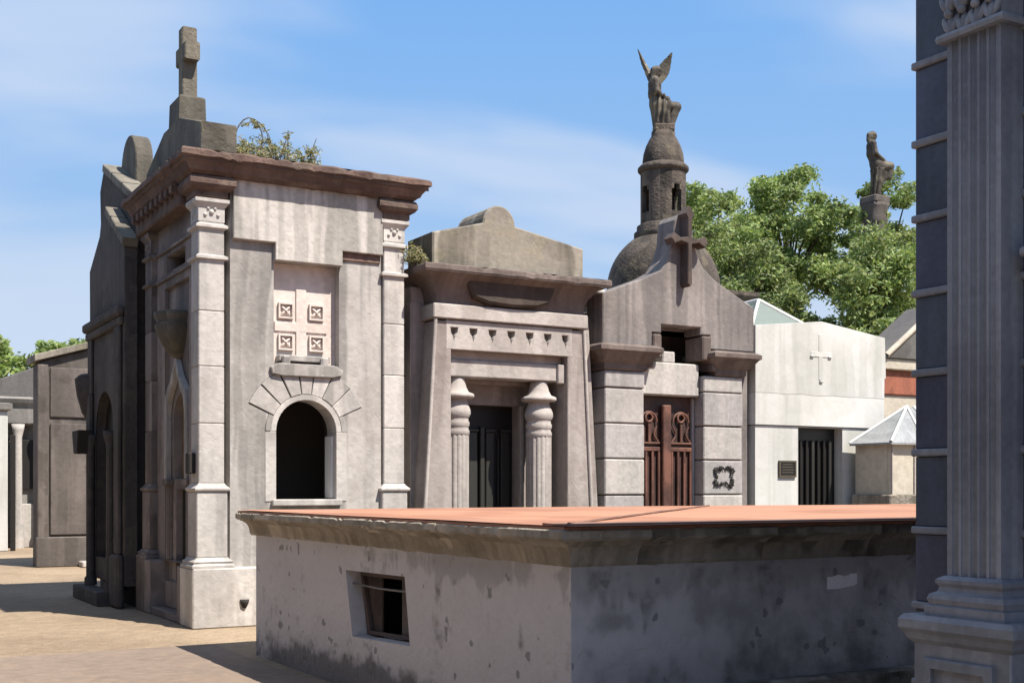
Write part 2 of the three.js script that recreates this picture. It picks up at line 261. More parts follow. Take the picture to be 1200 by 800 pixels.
// ------------------------------------------------------------------ corner mausoleum with the tall cross
{
  const t = thing('corner_mausoleum', 'tall pale stone mausoleum with reddish cornice, arched window and stone cross on top', 'mausoleum', [5.24, 0, -15.28]);
  const X0 = 3.92, X1 = 6.52, Z0 = -14.0, Z1 = -16.56;
  // plinth, in pieces so that the alley doorway stays open
  part('plinth', [cb(3.82, 4.62, 0, 0.69, -13.88, -14.45, 0.015)], M.pale, t);
  part('plinth', [cb(4.622, 6.64, 0, 0.69, -13.9, -14.45, 0.015)], M.pale, t);
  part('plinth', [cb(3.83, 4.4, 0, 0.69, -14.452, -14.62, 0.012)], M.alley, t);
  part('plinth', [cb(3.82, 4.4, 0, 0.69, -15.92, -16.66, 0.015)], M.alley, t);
  // side, back and far walls
  const aHole = arch(4.86, 5.62, 1.48, 2.29), pHole = rect(4.83, 5.66, 3.1, 4.31);
  const fan = []; const A0 = 24 * Math.PI / 180; fan.push([5.24 + 0.52 * Math.cos(A0), 2.29 + 0.52 * Math.sin(A0)]); for (let i = 0; i <= 18; i++) { const a = lerp(A0, Math.PI - A0, i / 18); fan.push([5.24 + 0.79 * Math.cos(a), 2.29 + 0.79 * Math.sin(a)]); } fan.push([5.24 - 0.52 * Math.cos(A0), 2.29 + 0.52 * Math.sin(A0)]);
  part('front_wall', ext(rect(4.3, 6.22, 0.69, 5.2), 'z', -14.32, -14.04, [[[4.72, 1.45], [5.76, 1.45], [5.76, 2.29], ...fan, [4.72, 2.29]], pHole]), M.paleTwo, t);
  part('wall_core', [cb(4.2, 4.31, 0.69, 5.0, -14.4, -14.29, 0.003), cb(6.2, 6.3, 0.69, 5.0, -14.34, -14.12, 0.003)], M.pale, t);
  part('side_wall', cb(6.3, X1, 0.2, 5.0, -14.33, Z1 - 0.0, 0.004), M.pale, t);
  part('back_wall', cb(4.1, 6.299, 0.2, 5.0, -16.3, Z1, 0.004), M.pale, t);
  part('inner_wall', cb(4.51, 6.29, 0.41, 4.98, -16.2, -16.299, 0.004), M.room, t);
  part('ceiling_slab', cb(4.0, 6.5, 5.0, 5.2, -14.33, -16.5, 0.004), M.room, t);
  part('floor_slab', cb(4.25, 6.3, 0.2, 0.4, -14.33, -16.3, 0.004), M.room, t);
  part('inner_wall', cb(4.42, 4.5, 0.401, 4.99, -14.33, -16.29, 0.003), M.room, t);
  // recessed back of the sculpted panel
  const pan = part('relief_panel', cb(4.8, 5.7, 3.05, 4.33, -14.25, -14.17, 0.004), M.panel, t, 'cream square relief panel with a cross between four bosses');
  for (const [x, y] of [[5.02, 3.75], [5.41, 3.75], [5.02, 3.37], [5.41, 3.37]]) {
    part('boss', [ext(rect(x - 0.095, x + 0.095, y - 0.095, y + 0.095), 'z', -14.17, -14.13, [rect(x - 0.075, x + 0.075, y - 0.075, y + 0.075)]), ...[0, 1, 2, 3].map((q) => { const g = new THREE.SphereGeometry(1, 8, 6); g.scale(0.05, 0.02, 0.028); g.translate(0.035, 0, 0); g.rotateZ(Math.PI / 4 + q * Math.PI / 2); g.translate(x, y, -14.165); return g; }), new THREE.SphereGeometry(0.018, 8, 6).translate(x, y, -14.14)], M.panel, pan);
  }
  part('relief_cross', [cb(5.15, 5.28, 3.215, 4.02, -14.172, -14.15, 0.006), cb(4.88, 5.55, 3.50, 3.62, -14.171, -14.151, 0.006)], M.panel, pan);
  part('panel_sill', [cb(4.9, 5.55, 3.13, 3.21, -14.17, -14.05, 0.012), cb(4.93, 5.03, 3.05, 3.2, -14.1, -14.0, 0.02), cb(5.42, 5.52, 3.05, 3.2, -14.1, -14.0, 0.02)], M.paleTwo, t);
  // stepped frieze block, proud of the wall
  part('frieze_block', ext([[4.32, 4.52], [4.83, 4.52], [4.83, 4.315], [5.68, 4.315], [5.68, 4.5], [6.215, 4.5], [6.215, 5.215], [4.32, 5.215]], 'z', -14.06, -13.965, [], 0.008), M.streaked, t);
  part('frieze_shade', [cb(5.69, 6.2, 4.40, 4.495, -14.05, -14.015, 0.005)], M.cornice, t);  // shadow below the frieze block step, put in as a dark strip
  // arch: smooth archivolt, fan of voussoirs, keystone shelf
  const ring = (r0, r1, a0, a1, n, z0, z1, cx = 5.24, cy = 2.29) => { const p = []; for (let i = 0; i <= n; i++) { const a = lerp(a0, a1, i / n); p.push([cx + r1 * Math.cos(a), cy + r1 * Math.sin(a)]); } for (let i = n; i >= 0; i--) { const a = lerp(a0, a1, i / n); p.push([cx + r0 * Math.cos(a), cy + r0 * Math.sin(a)]); } return ext(p, 'z', z0, z1, [], 0.006); };
  part('arch_backing', ring(0.384, 0.80, 0, Math.PI, 22, -14.34, -14.17), M.pale, t);
  part('archivolt', ring(0.381, 0.45, 0, Math.PI, 22, -14.17, -14.03), M.pale, t);
  part('jamb', cb(4.721, 4.859, 1.45, 2.29, -14.34, -14.03, 0.008), M.pale, t);
  part('jamb', cb(5.621, 5.759, 1.45, 2.29, -14.34, -14.03, 0.008), M.pale, t);
  const cuts = [0, 24, 44, 64, 82, 98, 116, 136, 156, 180].map((d) => d * Math.PI / 180);
  for (let i = 0; i + 1 < cuts.length; i++) { const g = i < 4 ? 0.006 : 0.014, r1 = i === 0 || i === 8 ? 0.515 : 0.785; part('voussoir', ring(0.452, r1, cuts[i] + (i ? g : 0), cuts[i + 1] - (i < 8 ? g : 0), 5, -14.16, -14.03 + 0.004 * (i % 3)), i % 2 ? M.pale : M.paleTwo, t); }
  part('keystone', [ext([[5.04, 2.95], [5.44, 2.95], [5.56, 2.95], [5.68, 2.98], [5.70, 3.04], [5.58, 3.1], [4.88, 3.1], [4.78, 3.05], [4.80, 2.97], [4.92, 2.95]], 'z', -14.1, -13.985, [], 0.01)], M.paleTwo, t);
  const sill = part('window_sill', cb(4.8, 5.68, 1.40, 1.478, -14.3, -13.97, 0.01), M.pale, t);
  part('window_shutter', cb(5.6, 5.625, 1.49, 2.25, -14.36, -14.14, 0.003), M.paint, sill);
  // corner piers on pedestals
  const pier = (x0, x1, z0, z1, mat) => {
    const p = part('pilaster', [cb(x0 + 0.012, x1 - 0.012, 1.66, 4.95, z0 - 0.012, z1 + 0.012, 0.004)], mat, t);
    [1.665, 2.36, 3.02, 3.66, 4.28, 4.95].forEach((y, i, a) => { if (i) part('stone_block', cb(x0 + 0.001 * (i % 3), x1, a[i - 1] + 0.0025, y - 0.0025, z0 - 0.0015 * (i % 2), z1, 0.009), mat, p); });
    part('pedestal', [cb(x0 - 0.03, x1 + 0.03, 0.81, 1.57, z0 + 0.03, z1 - 0.03, 0.01)], mat, p);
    part('base_moulding', rings(x0, x1, z1, z0, [[0.10, 0.691], [0.10, 0.72], [0.075, 0.74], [0.085, 0.765], [0.05, 0.79], [0.035, 0.811]]), mat, p);
    part('cap_moulding', rings(x0, x1, z1, z0, [[0.032, 1.569], [0.055, 1.59], [0.055, 1.61], [0.02, 1.64], [0.0, 1.67]]), mat, p);
    part('string_course', [rings(x0, x1, z1, z0, [[0.001, 4.25], [0.036, 4.26], [0.036, 4.29], [0.001, 4.31]]), rings(x0, x1, z1, z0, [[0.001, 4.60], [0.036, 4.62], [0.036, 4.65], [0.001, 4.67]])], mat, p);
    const sh = []; for (const [dx, dy, q] of [[0, 4.80, 0.03], [-0.075, 4.765, 0.022], [0.075, 4.765, 0.022], [-0.04, 4.84, 0.02], [0.04, 4.84, 0.02]]) { const f = new THREE.SphereGeometry(q, 8, 6); f.translate((x0 + x1) / 2 + dx, dy, z0 + 0.004); const h = new THREE.SphereGeometry(q, 8, 6); h.translate(x0 - 0.004, dy, (z0 + z1) / 2 + dx); sh.push(f, h); }
    part('capital', [rings(x0, x1, z1, z0, [[0.003, 4.69], [0.004, 4.85], [0.05, 4.91], [0.05, 4.95]]), ...sh], mat, p);
  };
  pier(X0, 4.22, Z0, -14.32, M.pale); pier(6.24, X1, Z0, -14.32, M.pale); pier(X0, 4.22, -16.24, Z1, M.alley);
  // alley side: wall with a deep bay
  const ax = 4.0;
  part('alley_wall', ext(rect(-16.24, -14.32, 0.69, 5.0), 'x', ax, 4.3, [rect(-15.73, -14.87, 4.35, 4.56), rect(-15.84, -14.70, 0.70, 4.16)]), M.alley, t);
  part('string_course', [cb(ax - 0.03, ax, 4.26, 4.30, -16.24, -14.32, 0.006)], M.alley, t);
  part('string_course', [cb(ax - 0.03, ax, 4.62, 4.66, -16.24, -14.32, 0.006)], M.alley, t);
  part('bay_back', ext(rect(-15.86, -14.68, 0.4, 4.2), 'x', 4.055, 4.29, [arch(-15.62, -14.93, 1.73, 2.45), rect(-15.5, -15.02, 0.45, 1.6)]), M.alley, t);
  part('niche_back', cb(4.16, 4.2, 1.6, 2.9, -15.7, -14.85, 0.004), M.nicheGlow, t, 'back of the arched niche with bounced yellowish brown glow in its colour');
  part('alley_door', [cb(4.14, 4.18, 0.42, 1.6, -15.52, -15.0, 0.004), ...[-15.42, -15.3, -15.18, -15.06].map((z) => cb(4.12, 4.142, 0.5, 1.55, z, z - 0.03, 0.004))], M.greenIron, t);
  // ogee hood over the door and urn bracket above
  const hood = (o) => { const p = []; for (let i = 0; i <= 16; i++) { const s = i / 16 * 2 - 1; p.push([-15.275 + s * (0.42 + o), 2.55 + o + 0.62 * Math.pow(1 - Math.abs(s), 0.62) * (1 - 0.25 * Math.sin(Math.PI * Math.abs(s)))]); } return p; };
  part('door_hood', ext([...hood(0.1), [-14.76, 1.72], [-14.85, 1.72], ...hood(0).reverse(), [-15.70, 1.72], [-15.79, 1.72]], 'x', 3.975, 4.056, [], 0.012), M.paleTwo, t);
  part('urn_bracket', [lathe([[0.05, 0], [0.12, 0.05], [0.2, 0.16], [0.27, 0.3], [0.3, 0.4], [0.26, 0.44], [0.3, 0.5], [0.31, 0.56], [0.24, 0.58], [0, 0.58]], 4.03, 3.22, -15.27, 16)], M.attic, t, 'brownish weathered stone urn');
  part('threshold', [cb(3.84, 4.35, 0, 0.1, -15.9, -14.64, 0.012), cb(4.0, 4.4, 0.1, 0.44, -15.84, -14.72, 0.012)], M.alley, t);
  for (const [za, zb, zc, zd] of [[-15.84, -15.6, -15.84, -15.66], [-14.95, -14.7, -14.89, -14.7]]) part('ledge', [cb(3.96, 4.06, 1.65, 1.72, za, zb, 0.01), cb(4.01, 4.06, 0.7, 1.66, zc, zd, 0.01)], M.alley, t);
  part('wall_box', cb(3.84, 3.92, 1.78, 2.02, -14.28, -14.12, 0.01), M.dark, t, 'small dark metal box');
  part('drain_spout', lathe([[0.0, 0], [0.02, 0.0], [0.05, 0.06], [0.055, 0.1], [0.0, 0.1]], 4.42, 0.22, -13.875, 10), M.dark, t);
  // big cornice and modillions
  part('cornice', worn(rings(X0, X1, Z1, Z0, [[-0.02, 5.201], [0.1, 5.205], [0.13, 5.23], [0.15, 5.24], [0.17, 5.28], [0.2, 5.32], [0.225, 5.335], [0.225, 5.36], [0.26, 5.375], [0.26, 5.435], [0.24, 5.455]], 48), 0.005, 0.018), M.cornice, t, 'reddish brown weathered cornice');
  const bed = [[0.0, 4.951], [0.05, 4.97], [0.05, 5.03], [0.1, 5.06], [0.13, 5.1], [0.13, 5.15], [0.11, 5.19], [0.08, 5.2]];
  part('bed_moulding', rings(X0, 4.2, -14.3, Z0, bed), M.cornice, t); part('bed_moulding', rings(6.26, X1, -14.3, Z0, bed), M.cornice, t);
  part('bed_moulding', ext([[0, 0]].concat([[-14.44, 4.951], [-14.44, 5.2], [-16.68, 5.2], [-16.68, 4.951]]).slice(1), 'x', X0 - 0.1, 4.2, [], 0.02), M.cornice, t);
  part('upper_wall', cb(4.35, 6.1, 4.9, 5.2, -14.04, -14.3, 0.004), M.pale, t);
  for (let i = 0; i < 9; i++) part('modillion', cb(X0 - 0.19, X0 - 0.101, 5.09, 5.19, -14.5 - i * 0.24, -14.6 - i * 0.24, 0.01), M.cornice, t);
  // attic gable over the alley front and the cross
  const att = part('attic_gable', ext([[-14.0, 5.456], [-14.0, 5.84], [-14.95, 6.13], [-15.7, 6.13], [-16.62, 5.80], [-16.62, 5.456]], 'x', 3.95, 4.37, [], 0.012), M.attic, t, 'dark weathered gable block');
  part('cross_pedestal', [rings(3.98, 4.32, -15.58, -15.08, [[0.0, 6.10], [-0.01, 6.44], [-0.025, 6.46]])], M.attic, att);
  part('stone_cross', ext([[-15.42, 6.45], [-15.23, 6.45], [-15.235, 6.92], [-15.10, 6.92], [-15.10, 7.14], [-15.24, 7.14], [-15.24, 7.36], [-15.41, 7.36], [-15.41, 7.14], [-15.55, 7.14], [-15.55, 6.92], [-15.415, 6.92]], 'x', 4.06, 4.25, [], 0.015), M.attic, t, 'weathered stone cross');
}

// ------------------------------------------------------------------ Egyptian-style tomb
{
  const t = thing('pylon_tomb', 'pinkish stone tomb with flared cornice, two columns and sloping pylon walls', 'tomb', [8.02, 0, -15.2]);
  const zf = -13.9;
  part('body', [cb(6.72, 6.95, 0, 4.0, -14.25, -16.4, 0.01), cb(9.15, 9.34, 0, 4.0, -14.25, -16.4, 0.01), cb(6.72, 9.34, 0, 4.0, -16.4, -16.6, 0.01), cb(6.73, 9.33, 3.95, 4.2, -14.26, -16.5, 0.01)], M.rose, t);
  // battered outer wall (set back) and jambs
  part('pylon_wing', ext([[9.2, 0], [9.52, 0], [9.28, 3.94], [9.12, 3.94]], 'z', -14.3, -13.98, [], 0.01), M.rose, t);
  part('door_jamb', ext([[6.67, 0], [7.13, 0], [7.13, 3.74], [6.92, 3.74]], 'z', -14.5, zf, [], 0.01), M.rose, t);
  part('door_jamb', ext([[8.89, 0], [9.32, 0], [9.13, 3.74], [8.89, 3.74]], 'z', -14.5, zf, [], 0.01), M.rose, t);
  part('torus_moulding', tube([[6.665, 0, -13.89], [6.79, 1.87, -13.89], [6.905, 3.76, -13.89]], 0.028, 0.024, 8), M.roseLight, t);
  part('torus_moulding', tube([[9.33, 0, -13.89], [9.24, 1.87, -13.89], [9.145, 3.76, -13.89]], 0.028, 0.024, 8), M.roseLight, t);
  part('frame_band', cb(6.86, 9.19, 3.765, 3.95, -14.3, -13.85, 0.012), M.roseLight, t);
  const drops = []; for (let i = 0; i < 7; i++) { const x = 7.17 + i * 0.281; drops.push([[x - 0.06, 3.665], [x - 0.05, 3.60], [x - 0.02, 3.565], [x, 3.49], [x + 0.02, 3.565], [x + 0.05, 3.60], [x + 0.06, 3.665]]); }
  part('pierced_lintel', [ext(rect(7.06, 8.96, 3.385, 3.752), 'z', -14.02, -13.897, drops, 0.004), cb(7.131, 8.889, 3.386, 3.751, -14.3, -14.021, 0.004)], M.roseLight, t, 'lintel pierced by seven small drop-shaped holes');
  part('inner_lintel', [cb(7.131, 8.889, 3.05, 3.27, -14.35, -14.0, 0.012), cb(7.131, 8.889, 3.268, 3.386, -14.35, -14.06, 0.004)], M.roseLight, t);
  part('lintel_end', cb(8.78, 8.888, 3.02, 3.275, -14.02, -13.96, 0.01), M.roseLight, t);
  part('porch_ceiling', cb(7.131, 8.889, 3.0, 3.049, -14.55, -14.351, 0.003), M.rose, t);
  part('porch_back', ext(rect(6.96, 9.14, 0, 3.2), 'z', -14.75, -14.551, [rect(7.52, 8.5, 0.3, 2.74)]), M.rose, t);
  part('door_reveal', cb(8.501, 8.56, 0.3, 2.74, -14.56, -14.5, 0.006), M.roseLight, t);
  part('door_reveal', cb(7.46, 7.519, 0.3, 2.74, -14.56, -14.5, 0.006), M.roseLight, t);
  // metal double door
  const d = part('door', [cb(7.52, 8.5, 0.3, 2.74, -14.75, -14.72, 0.003)], M.iron, t);
  for (const x of [7.56, 7.80, 8.06, 8.30]) part('door_stile', [cb(x, x + 0.13, 0.35, 2.38, -14.72, -14.67, 0.01), cb(x - 0.015, x + 0.145, 2.38, 2.42, -14.72, -14.65, 0.008)], M.greenIron, d);
  part('door_stile', cb(7.96, 8.03, 0.35, 2.45, -14.72, -14.645, 0.01), M.greenIron, d);
  for (let i = 0; i < 6; i++) { const x = 7.54 + i * 0.165 + (i > 2 ? 0.06 : 0); part('door_bar', cyl(x, 0.35, 2.3, -14.69, 0.012, 6), M.greenIron, d); }
  // palm-bundle columns
  for (const x of [7.32, 8.58]) {
    const n = 16, fl = []; for (let i = 0; i < n * 4; i++) { const a = 2 * Math.PI * i / (n * 4), r = 0.163 + 0.010 * Math.abs(Math.sin(a * n / 2)); fl.push([x + r * Math.cos(a), -14.14 + r * Math.sin(a)]); }
    const c = part('column', [ext(fl, 'y', 0.3, 2.32), cb(x - 0.24, x + 0.24, 0, 0.3, -14.38, -13.92, 0.015)], M.roseLight, t);
    part('column_necking', lathe([[0.16, 2.30], [0.178, 2.31], [0.178, 2.36], [0.166, 2.37], [0.166, 2.41], [0.178, 2.42], [0.178, 2.47], [0.165, 2.48], [0.165, 2.52]], x, 0, -14.14), M.roseLight, c);
    part('capital', [lathe([[0.15, 2.50], [0.175, 2.53], [0.196, 2.58], [0.19, 2.63], [0.165, 2.69], [0.145, 2.74], [0.15, 2.775]], x, 0, -14.14), lathe([[0.10, 2.77], [0.225, 2.775], [0.245, 2.80], [0.235, 2.835], [0.17, 2.86], [0.14, 2.92], [0.12, 3.0], [0.115, 3.06], [0, 3.06]], x, 0, -14.14)], M.roseLight, c);
  }
  // cavetto cornice
  const prof = [[0.0, 3.951]]; for (let i = 0; i <= 10; i++) { const a = i / 10 * Math.PI / 2; prof.push([0.02 + 0.27 * (1 - Math.cos(a)), 3.96 + 0.36 * Math.sin(a)]); }
  prof.push([0.29, 4.335], [0.30, 4.34], [0.30, 4.40], [0.28, 4.415]);
  part('cavetto_cornice', worn(rings(6.94, 9.13, -16.5, -13.93, prof, 40), 0.004, 0.012), M.shadedStone, t);  // hollow coloured dark for the shade under its overhang
  part('dark_relief', ext([[7.30, 4.32], [7.33, 4.2], [7.42, 4.05], [7.62, 3.99], [8.0, 3.97], [8.36, 3.99], [8.54, 4.05], [8.62, 4.2], [8.66, 4.32]], 'z', -13.95, -13.79, [], 0.03), M.darkBrown, t, 'dark brown relief in the hollow of the cornice');  // dark patch in the cornice hollow, built as a raised shape
  // attic stone with a humped top
  const hump = []; for (let i = 0; i <= 12; i++) { const a = Math.PI * (1 - i / 12); hump.push([7.78 + 0.24 * Math.cos(a), 5.02 + 0.245 * Math.sin(a)]); }
  part('attic_stone', ext([[6.82, 4.416], [9.08, 4.416], [9.08, 4.83], ...hump.reverse(), [6.82, 4.83]], 'z', -14.55, -13.80, [], 0.02), M.roofStone, t, 'grey streaked attic stone with a round hump');
}

// ------------------------------------------------------------------ tomb with relief cross on its gable
{
  const t = thing('cross_gable_tomb', 'grey tomb with curved gable bearing a relief cross above a rusty red door', 'tomb', [10.8, 0, -15.2]);
  const zf = -13.9;
  part('body', [cb(9.55, 9.8, 0, 3.9, -14.3, -16.4, 0.01), cb(11.98, 12.14, 0, 3.9, -14.02, -16.4, 0.01), cb(9.55, 12.14, 0, 3.9, -16.4, -16.6, 0.01), cb(9.56, 12.13, 3.9, 4.1, -14.3, -16.5, 0.01)], M.grey, t);
  part('gable', ext([[9.46, 3.60], [10.30, 3.60], [10.30, 3.80], [10.46, 3.80], [10.46, 3.92], [11.16, 3.92], [11.16, 3.82], [11.33, 3.82], [11.33, 3.62], [12.16, 3.62], [12.17, 4.27], [12.02, 4.34], [11.45, 4.61], [11.22, 4.78], [11.1, 4.95], [11.0, 5.3], [10.95, 5.44], [10.88, 5.5], [10.76, 5.5], [10.69, 5.42], [10.66, 5.1], [10.58, 4.86], [10.46, 4.69], [10.2, 4.56], [9.46, 4.29]], 'z', -14.3, zf, [], 0.014), M.grey, t);
  part('relief_cross', ext([[10.79, 4.50], [10.83, 4.46], [10.87, 4.50], [10.865, 5.06], [10.99, 5.09], [11.1, 5.03], [11.16, 5.11], [11.1, 5.19], [10.99, 5.14], [10.865, 5.16], [10.87, 5.42], [10.91, 5.49], [10.83, 5.6], [10.75, 5.49], [10.79, 5.42], [10.795, 5.16], [10.67, 5.14], [10.56, 5.2], [10.5, 5.12], [10.56, 5.04], [10.67, 5.09], [10.795, 5.06]], 'z', -13.91, -13.72, [], 0.01), M.greyDark, t);
  part('finial', lathe([[0.02, 0], [0.1, 0.02], [0.11, 0.06], [0.06, 0.09], [0.0, 0.1]], 9.54, 4.27, -14.1, 10), M.ashlar, t);
  part('finial', lathe([[0.02, 0], [0.1, 0.02], [0.12, 0.07], [0.07, 0.11], [0.0, 0.12]], 12.1, 4.26, -14.1, 10), M.ashlar, t);
  // corbelled recess above the door
  part('recess_back', cb(9.9, 11.97, 2.9, 3.899, -14.95, -14.85, 0.004), M.shadedStone, t);
  part('corbel', [cb(10.30, 10.45, 3.45, 3.78, -14.3, -13.87, 0.02)], M.shadedStone, t);
  part('corbel', [cb(11.18, 11.34, 3.45, 3.80, -14.3, -13.87, 0.02)], M.shadedStone, t);
  part('corbel', [cb(10.18, 10.30, 3.3, 3.56, -14.3, -13.85, 0.02)], M.shadedStone, t);
  part('corbel', [cb(11.342, 11.45, 3.3, 3.58, -14.3, -13.85, 0.02)], M.shadedStone, t);
  part('niche_soffit', cb(9.81, 11.97, 3.9, 4.0, -14.84, -14.31, 0.008), M.shadedStone, t);
  // cornices over the pilasters
  const cp = [[0.005, 3.24], [0.03, 3.27], [0.03, 3.33], [0.1, 3.40], [0.16, 3.48], [0.19, 3.50], [0.19, 3.555], [0.15, 3.58], [0.10, 3.598]];
  part('cornice', rings(9.5, 10.17, -14.3, -13.9, cp), M.shadedStone, t); part('cornice', rings(11.46, 11.96, -14.3, -13.9, cp), M.shadedStone, t);
  // coursed pilasters: every block its own stone
  const ys = [0, 0.52, 1.02, 1.52, 2.02, 2.51, 3.0, 3.24]; let k = 0;
  for (const [x0, x1] of [[9.5, 10.17], [11.22, 11.95]]) for (let i = 0; i + 1 < ys.length; i++) part('stone_block', cb(x0 + 0.004 * (k % 3), x1 - 0.004 * (k % 2), ys[i] + 0.008, ys[i + 1] - 0.008, -14.3, zf - 0.006 * ((k * 7) % 3), 0.014), k++ % 2 ? M.ashlar : M.ashlarTwo, t);
  part('pilaster_core', [cb(9.53, 10.15, 0, 3.24, -14.34, -13.94, 0.004), cb(11.24, 11.93, 0, 3.24, -14.34, -13.94, 0.004)], M.greyDark, t);
  part('lintel', [cb(10.172, 11.2, 2.93, 3.40, -14.3, -13.98, 0.02), cb(10.56, 10.78, 3.40, 3.56, -14.25, -14.0, 0.015)], M.ashlar, t);
  part('lintel_block', cb(10.12, 10.28, 3.32, 3.58, -14.2, -13.96, 0.02), M.ashlar, t);
  part('door_reveal', cb(11.165, 11.21, 0.2, 2.92, -14.2, -14.1, 0.006), M.ashlarTwo, t);
  part('threshold', cb(10.18, 11.21, 0, 0.25, -14.4, -13.95, 0.015), M.ashlar, t);
  // rusty iron double door with scrolled heads
  const d = part('door', [cb(10.19, 11.16, 0.25, 2.92, -14.17, -14.14, 0.003)], M.rustDark, t, 'rusty red iron double door');
  part('door_post', cb(10.60, 10.745, 0.25, 2.80, -14.10, -14.04, 0.012), M.rust, d);
  for (const x0 of [10.2, 10.77]) {
    const w = 0.385;
    part('door_rail', [cb(x0, x0 + w, 0.28, 0.42, -14.13, -14.09, 0.008)], M.rust, d);
    part('door_rail', [cb(x0, x0 + w, 2.14, 2.2, -14.13, -14.09, 0.008)], M.rust, d);
    part('door_rail', [cb(x0, x0 + w, 2.24, 2.27, -14.13, -14.09, 0.008)], M.rust, d);
    for (let i = 0; i < 4; i++) part('door_bar', cb(x0 + 0.01 + i * 0.113, x0 + 0.05 + i * 0.113, 0.42, 2.14, -14.13, -14.095, 0.008), M.rust, d);
    const s = new THREE.TorusGeometry(0.06, 0.02, 6, 14); s.translate(x0 + w / 2, 2.62, -14.11);
    const s2 = new THREE.TorusGeometry(0.14, 0.016, 6, 12, Math.PI); s2.translate(x0 + w / 2, 2.56, -14.11);
    part('door_scroll', [s, s2, cb(x0 + w / 2 - 0.02, x0 + w / 2 + 0.02, 2.27, 2.53, -14.13, -14.09, 0.006), tube([[x0 + 0.03, 2.27, -14.11], [x0 + 0.1, 2.38, -14.11], [x0 + 0.05, 2.5, -14.11]], 0.02, 0.012, 6), tube([[x0 + w - 0.03, 2.27, -14.11], [x0 + w - 0.1, 2.38, -14.11], [x0 + w - 0.05, 2.5, -14.11]], 0.02, 0.012, 6)], M.rust, d);
  }
  // bronze laurel wreath on the right pilaster: ring of leaves round an empty centre
  const r = rng(5), lv = [];
  for (let i = 0; i < 64; i++) { const a = i / 64 * 2 * Math.PI, ca = Math.cos(a), sa = Math.sin(a), corner = Math.abs(Math.sin(2 * a)), px = 11.585 + 0.155 * Math.sign(ca) * Math.pow(Math.abs(ca), 0.6) * (0.9 + 0.25 * corner), py = 1.785 + 0.115 * Math.sign(sa) * Math.pow(Math.abs(sa), 0.6) * (0.9 + 0.3 * corner); const g = new THREE.SphereGeometry(1, 5, 4); g.scale(0.03 + 0.02 * corner, 0.012, 0.012); g.rotateZ(a + (r() - 0.5) * 2.2); g.translate(px + (r() - 0.5) * 0.03, py + (r() - 0.5) * 0.03, -13.885); lv.push(g); }
  part('bronze_wreath', lv, M.iron, t, 'dark bronze laurel wreath');
}

// ------------------------------------------------------------------ white tomb
{
  const t = thing('white_tomb', 'plain whitewashed tomb with low gable, faint relief cross and dark barred door', 'tomb', [13.53, 0, -15.2]);
  const jt = []; for (let i = 0; i <= 14; i++) jt.push([12.19 + i * 0.191, 3.03 + 0.005 * Math.sin(i * 1.7) + 0.004 * Math.sin(i * 4.1)]);
  part('upper_wall', ext([[12.19, 2.56], [14.86, 2.56], ...jt.slice().reverse().map(([x, y]) => [Math.min(x, 14.86), y - 0.0015])], 'z', -16.4, -13.901, [], 0.002), M.white, t);
  part('gable_wall', ext([...jt.map(([x, y]) => [Math.min(x, 14.87), y + 0.0015]), [14.87, 3.35], [14.90, 3.36], [14.88, 4.0], [13.52, 4.17], [12.19, 4.03]], 'z', -16.4, -13.9, [], 0.004), M.white, t);
  part('lower_wall', ext(rect(12.21, 14.74, 0, 2.55), 'z', -14.3, -13.93, [rect(13.06, 13.98, 0.15, 2.54)]), M.white, t);
  part('side_wall', cb(14.5, 14.74, 0, 2.549, -14.301, -16.3, 0.005), M.white, t);
  part('side_wall', cb(12.21, 12.45, 0, 2.549, -14.301, -16.3, 0.005), M.white, t);
  part('back_wall', cb(12.451, 14.499, 0, 2.549, -16.3, -16.1, 0.005), M.white, t);
  part('relief_cross', [cb(13.45, 13.535, 3.27, 3.97, -13.91, -13.892, 0.006), cb(13.29, 13.70, 3.62, 3.70, -13.909, -13.891, 0.006)], M.white, t);
  const r = rng(12);
  for (const [x, y] of [[13.31, 3.63], [13.68, 3.63], [13.5, 3.25]]) part('cross_tip', cb(x - 0.035, x + 0.035, y - 0.015, y + 0.015, -13.91, -13.872, 0.006), M.white, t);
  const pl = part('plaque', cb(12.68, 12.98, 1.80, 2.01, -13.932, -13.905, 0.006), M.iron, t, 'small dark bronze plaque');
  part('plaque_border', ext(rect(12.66, 13.0, 1.78, 2.03), 'z', -13.931, -13.898, [rect(12.685, 12.975, 1.805, 2.005)]), M.bronze, pl);
  for (let i = 0; i < 4; i++) part('plaque_line', cb(12.71 + 0.02 * (i % 2), 12.95 - 0.03 * r(), 1.845 + i * 0.04, 1.857 + i * 0.04, -13.906, -13.902, 0.001), M.bronze, pl);
  const d = part('dark_sheet', cb(13.06, 13.98, 0.15, 2.54, -14.14, -14.10, 0.004), M.iron, t, 'black sheet standing for the dark inside behind the door bars');  // black sheet in place of the unlit interior behind the bars
  for (let i = 0; i < 7; i++) part('door_bar', cb(13.1 + i * 0.12, 13.135 + i * 0.12 + (i % 3 === 0 ? 0.02 : 0), 0.2, 2.35, -14.1, -14.05, 0.008), i % 3 ? M.iron : M.greenIron, d);
  part('door_rail', cb(13.07, 13.97, 1.2, 1.27, -14.1, -14.045, 0.006), M.iron, d);
}

